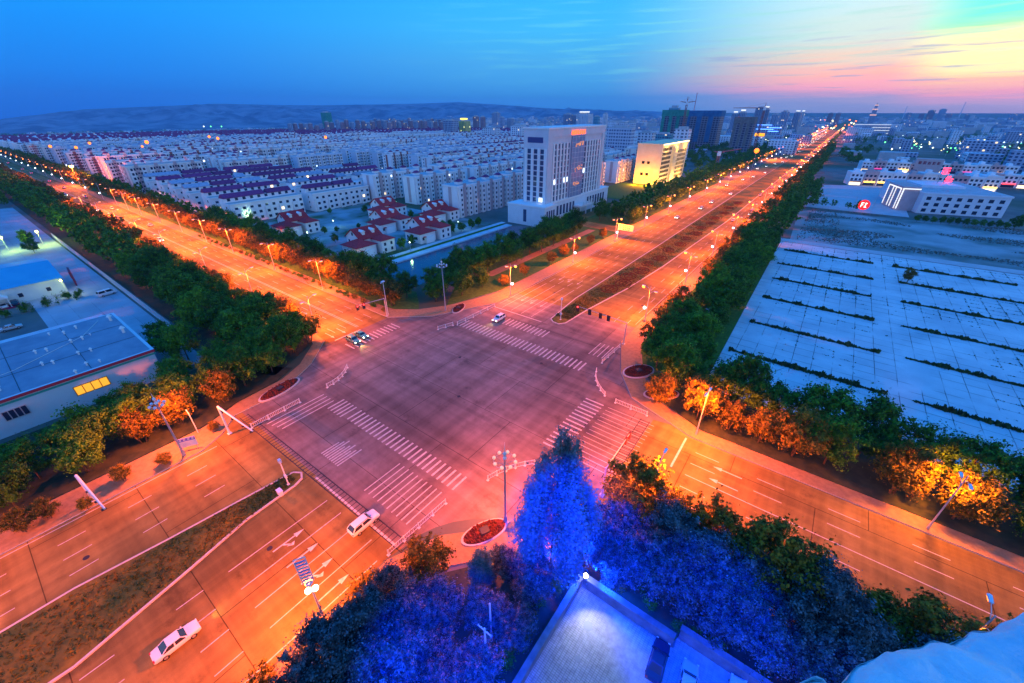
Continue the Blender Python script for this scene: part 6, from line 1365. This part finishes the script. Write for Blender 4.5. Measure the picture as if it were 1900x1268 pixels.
def car_meshes(kind,pt,on_h,on_t):
    s=SH[kind]; Ln,Wd=s['L'],s['W']; out=[]
    mb=MB(); P=s['prof']; n=10
    for (u,z0,z1) in P:
        e=abs(u-.5)*2; w=Wd/2*(1-.13*max(0,e-.72)/.28)
        mb.v+=[(x,Ln/2-u*Ln,z) for x,z in rrect(w,z0,z1)]
    for i in range(len(P)-1):
        for j in range(n): a=i*n+j; b=i*n+(j+1)%n; mb.f.append((a,b,b+n,a+n)[::-1]); mb.m.append(0)
    mb.f+= [tuple(range(n)),tuple(range((len(P)-1)*n,len(P)*n))[::-1]]; mb.m+=[0,0]
    a,b,c,d,zt=s['cab']; zb=P[3][2]-.03; w0=Wd/2*.90; w1=Wd/2*.72
    # cabin shell
    def cab(mb,o,mi,za,zb_,shr0=0,shr1=0):
        pass
    ya,yb,yc,yd=[Ln/2-q*Ln for q in (a,b,c,d)]
    mb.add([(-w0,ya,zb),(w0,ya,zb),(w0,yd,zb),(-w0,yd,zb),(-w1,yb,zt),(w1,yb,zt),(w1,yc,zt),(-w1,yc,zt)],[(4,5,6,7)[::1],(0,1,5,4)[::1],(1,2,6,5),(2,3,7,6),(3,0,4,7)])
    # soften roof edge
    mb.add([(-w1*.9,yb-.12,zt+.035),(w1*.9,yb-.12,zt+.035),(w1*.9,yc+.12,zt+.035),(-w1*.9,yc+.12,zt+.035),(-w1,yb,zt),(w1,yb,zt),(w1,yc,zt),(-w1,yc,zt)],[(0,1,2,3),(4,5,1,0),(5,6,2,1),(6,7,3,2),(7,4,0,3)])
    out.append(('body',mb.mesh('body',[pt],smooth=False),None))
    def pane(p,q,r_,t_,name,e=.012):
        p,q,r_,t_=map(Vector,(p,q,r_,t_)); c_=(p+q+r_+t_)/4; nrm=(q-p).cross(t_-p).normalized(); 
        V=[c_+(x-c_)*.86+nrm*e for x in (p,q,r_,t_)]; out.append((name,MB().add(V+[v-nrm*.03 for v in V],[(0,1,2,3),(7,6,5,4),(0,4,5,1),(1,5,6,2),(2,6,7,3),(3,7,4,0)]).mesh(name,[m_gl]),None))
    pane((-w0,ya,zb),(w0,ya,zb),(w1,yb,zt),(-w1,yb,zt),'windscreen'); pane((w0,yd,zb),(-w0,yd,zb),(-w1,yc,zt),(w1,yc,zt),'rear_window')
    ym=(yb+yc)/2
    for sg in (1,-1):
        A0=(sg*w0,ya,zb);A1=(sg*w0,yd,zb);B0=(sg*w1,yb,zt);B1=(sg*w1,yc,zt); m0=(sg*w0,(ya+yd)/2,zb); m1=(sg*w1,ym,zt)
        if sg>0: pane(A0,m0,m1,B0,'side_window'); pane(m0,A1,B1,m1,'side_window')
        else: pane(m0,A0,B0,m1,'side_window'); pane(A1,m0,m1,B1,'side_window')
    for sg in (1,-1):
        mb=MB(); x0,x1=sg*Wd*.30,sg*Wd*.44; mb.box(min(x0,x1),max(x0,x1),Ln/2-.10,Ln/2+.015,.62,.80); out.append(('headlight',mb.mesh('headlight',[m_hl if on_h else m_hlo]),None))
        mb=MB(); mb.box(min(x0,x1),max(x0,x1),-Ln/2-.015,-Ln/2+.1,.72,.90); out.append(('taillight',mb.mesh('taillight',[m_tl if on_t else m_tlo]),None))
        for yy in (Ln*.31,-Ln*.29):
            mb=MB(); mb.tube((sg*(Wd/2-.2),yy,.33),(sg*(Wd/2+.01),yy,.33),.33,.33,16); out.append(('wheel',mb.mesh('wheel',[m_tyre]),('rim',MB().tube((sg*(Wd/2+.0),yy,.33),(sg*(Wd/2+.025),yy,.33),.2,.18,12).mesh('rim',[m_rimm]))))
        mb=MB(); mb.box(sg*w0-.0 if sg>0 else sg*w0-.18,sg*w0+.18 if sg>0 else sg*w0,ya-.25,ya-.13,zb,zb+.13); out.append(('wing_mirror',mb.mesh('wing_mirror',[pt]),None))
    return out
def car(kind,pt,x,y,rz,label,group=None,on_h=False,on_t=False,z=0):
    t_=empty('car' if kind!='van' else 'van',(x,y,z),label,'car' if kind!='van' else 'van',group,rz)
    for nm,me,sub in car_meshes(kind,pt,on_h,on_t):
        o=ob(nm,me,t_)
        if sub: ob(sub[0],sub[1],o)
    return t_
c1=car('suv',PW,-41.4,18.3,0,'white hatchback-like car with roof rails crossing the drain grating on the near arm','parked and halted cars near by')
mb=MB(); [mb.tube((a,1.1,1.72),(a,-1.6,1.72),.03,.03,5) for a in (-.62,.62)]; ob('roof_rail',mb.mesh('roof_rail',[m_dark]),c1)
car('sedan',PW,-45.5,-4.2,0,'white saloon driving up the near arm towards the crossing, lower left','parked and halted cars near by',on_h=False)
car('sedan',PBk,-.2,27.4,R(4),'dark glossy car parked by the far courtyard wall, left one of the row','cars parked in the courtyard')
c=car('sedan',PS,3.1,27.2,R(6),'silver car parked in the courtyard, second in the row','cars parked in the courtyard')
car('sedan',PW,7.7,28.8,R(8),'pale car parked in the courtyard, roof corner at the picture edge','cars parked in the courtyard')
car('suv',PW,-68.2,84.5,math.pi,'white car waiting at the far stop line with bright headlights','cars halted at the crossing',on_h=True)
car('suv',PG,-91.5,50.6,-math.pi/2,'teal car entering the crossing from the left road','cars halted at the crossing',on_h=True)
car('sedan',PG,-92.2,53.6,math.pi/2*-1,'second teal car at the mouth of the left road','cars halted at the crossing',on_h=True)
car('sedan',PBk,-24.5,150,0,'dark car with red tail lamp on the service road inside the right belt','cars on the service road',on_t=True)
# traffic on the long roads: cars with lamps burning
H1=car('sedan',PW,-68,250,math.pi,'car with burning headlights on the boulevard, first from the crossing','oncoming cars on the boulevard',on_h=True)
H2=car('suv',PS,-64,285,math.pi,'car with burning headlights on the boulevard, second from the crossing','oncoming cars on the boulevard',on_h=True)
T1=car('sedan',PS,-40.4,262,0,'car with red tail lamps on the boulevard, first from the crossing','cars going up the boulevard',on_t=True)
lanes=(-72.5,-68,-64,-60.2); y=310; i=2
while y<1900 and i<75:
    dup(H1 if i%2 else H2,(lanes[i%4]+rnd.uniform(-.4,.4),y,0),math.pi,'car with burning headlights coming down the boulevard, far away' if i>12 else 'car with burning headlights on the boulevard, %s from the crossing'%od(i)); y+=max(12,42-i*1.1)*rnd.uniform(.6,1.3); i+=1
y=300; i=1
while y<1900 and i<60:
    dup(T1,((-40.4,-37.2,-42.2)[i%3],y,0),0,'car with red tail lamps going up the boulevard, far away' if i>10 else 'car with red tail lamps on the boulevard, %s from the crossing'%od(i)); y+=max(14,48-i)*rnd.uniform(.6,1.3); i+=1
x=-250; i=0
while x>-1000:
    dup(H1 if i%2 else H2,(x,50.2 if i%3 else 53.4,0),-math.pi/2,'car with burning headlights on the left road, %s from the crossing'%od(i),'oncoming cars on the left road'); x-=max(16,40-i)*rnd.uniform(.7,1.3); i+=1
x=-290; i=0
while x>-900:
    dup(T1,(x,60.5,0),math.pi/2,'car with red tail lamps on the left road, %s from the crossing'%od(i),'leaving cars on the left road'); x-=rnd.uniform(50,110); i+=1
# beams of the near cars
for (x,y,dx,dy,e) in ((-68.2,82.2,0,-1,1500),(-89,50.6,1,0,1500),(-45.5,-1.6,0,1,300)):
    l_=plight('headlight_beam',e,(1,.8,.3),.1,'SPOT',70,.6); o=bpy.data.objects.new('headlight_beam',l_); COL.objects.link(o); o.location=(x,y,.75); o.rotation_euler=Vector((dx,dy,-.12)).to_track_quat('-Z','Y').to_euler()
# works yard cars
for i,(px,py) in enumerate(((8,571),(30,566),(22,612),(200,548))):
    x,y=G(px,py); car(['sedan','suv','sedan','van'][i],[PW,PBk,PS,PW][i],x,y,R([95,88,0,10][i]),['white car parked before the works hall, at the left picture edge','dark car parked before the works hall, second from the edge','silver car on the yard lane by the lawn','white van standing in the works yard near the fence'][i],'vehicles in the works yard',z=.05)
# manholes in courtyard
m_cov=mat('cover_iron',(.28,.3,.3),.6)
for (px,py,r,lab) in ((1091,1162,.55,'round bright manhole cover in the courtyard'),(1072,1223,.42,'square cover in the courtyard paving')):
    x,y=G(px,py,.1); tag(ob('manhole_cover',MB().tube((0,0,0),(0,0,.03),r,r,20 if r>.5 else 4).mesh('manhole_cover',[m_cov]),None,(x,y,.1)),lab,'manhole cover','courtyard covers')
# ================================================================== LITTLE LIGHTS OF THE TOWN
gm={}
def glob(col,es): 
    k='town_light_%d_%d_%d'%tuple(int(c*9) for c in col)
    return mat(k,col,.4,emit=col,es=es)
lm={}
cols=[(.15,1,.25),(.9,1,.75),(1,.8,.3),(.7,.9,1),(1,.16,.01),(.2,1,.5)]
def town_light(x,y,z,r,ci,lab,grp,z0=0):
    key=ci
    if key not in lm:
        lm[key]=(MB().ball((0,0,0),1,8).mesh('globe',[glob(cols[ci],4 if ci==4 else 3.2)]),MB().tube((0,0,-9),(0,0,-.6),.12,.08,5).mesh('pole',[m_pole]))
    t_=empty('small_lamp',(x,y,z0),lab,'lamp',grp); g=ob('globe',lm[key][0],t_,(0,0,z)); g.scale=(r,r,r); p=ob('pole',lm[key][1],t_,(0,0,z)); p.scale=(1,1,z/9.0)
    return t_
for i in range(90):       # the park lamps and market right of the boulevard
    px=rnd.uniform(1640,1895); py=rnd.choice([rnd.gauss(272,5),rnd.uniform(225,290),rnd.gauss(266,4)]); py=max(222,py); x,y=G(px,py,6); tt=H/(((py-634)/F)*cth+sth)
    town_light(x,y,6,max(.45,tt/F*rnd.choice([.5,.7,1.1])),rnd.choice([0,1,1,3,5,2,2]),'tiny park or street lamp shining in the town right of the boulevard','lamps of the town on the right')
for i in range(60):
    px=rnd.uniform(1385,1500); py=rnd.uniform(252,262) if i%2 else rnd.uniform(210,250); x,y=G(px,py,6); tt=H/(((py-634)/F)*cth+sth); town_light(x,y,6,tt/F*rnd.choice([.5,.8]),rnd.choice([0,1,3,1]),'tiny lamp shining in the town left of the far boulevard','lamps of the town left of the boulevard')
for i in range(46):
    px=rnd.uniform(1510,1590); py=rnd.uniform(222,246); x,y=G(px,py,6); tt=H/(((py-634)/F)*cth+sth); town_light(x,y,6,tt/F*rnd.choice([.8,1.2]),rnd.choice([4,4,2,1]),'warm lamp in the knot of lights where the boulevard ends','lamps at the end of the boulevard')
big=[(93,272,.9,4),(141,274,.9,4),(166,266,.8,4),(272,264,1.2,4),(264,272,.7,4),(388,254,.8,4),(404,257,.9,4),(604,255,.9,4),(378,235,.5,1),(391,235,.5,0),(411,235,.5,0),(1404,280,1.6,4)]
for i,(px,py,r,ci) in enumerate(big):
    x,y=G(px,py,24 if ci==4 else 16); tt=H/(((py-634)/F)*cth+sth); s=tt/F*r*1.5; town_light(x,y,24 if ci==4 else 16,s,ci,'big orange floodlight glaring over the estate roofs, %s from the left'%od([0,1,2,4,3,7,8,10,5,6,9,11][i]) if ci==4 else 'small pale stadium-like lamp before the hills, %s of three'%od(i-8),'floodlights beyond the estate')
for (px,py) in ((460,400),(618,410),(570,432),(655,475),(760,450),(700,405),(850,412),(795,405),(556,395),(735,375)):   # garden lamps of the villas
    x,y=G(px,py,4); town_light(x,y,4,.32,5 if px%2 else 1,'small greenish garden lamp among the villas and terraces','garden lamps of the villas'); lo=bpy.data.objects.new('garden_light',plight('garden_light',420,(.5,1,.35),.3)); COL.objects.link(lo); lo.location=(x,y,4.9)
HAZE_D=1.0e-4
# ================================================================== HAZE
hz=bpy.data.materials.new('haze_air'); hz.use_nodes=True; n=hz.node_tree.nodes; l=hz.node_tree.links; n.clear()
pv=n.new('ShaderNodeVolumePrincipled'); pv.inputs['Color'].default_value=(.30,.62,1,1); pv.inputs['Density'].default_value=HAZE_D; pv.inputs['Anisotropy'].default_value=0
oo=n.new('ShaderNodeOutputMaterial'); l.new(pv.outputs[0],oo.inputs['Volume'])
mb=MB(); mb.box(-8700,8700,-8700,8700,-420,275); o=ob('haze',mb.mesh('haze',[hz])); tag(o,'thin blue evening haze over the whole town','haze'); o['kind']='stuff'
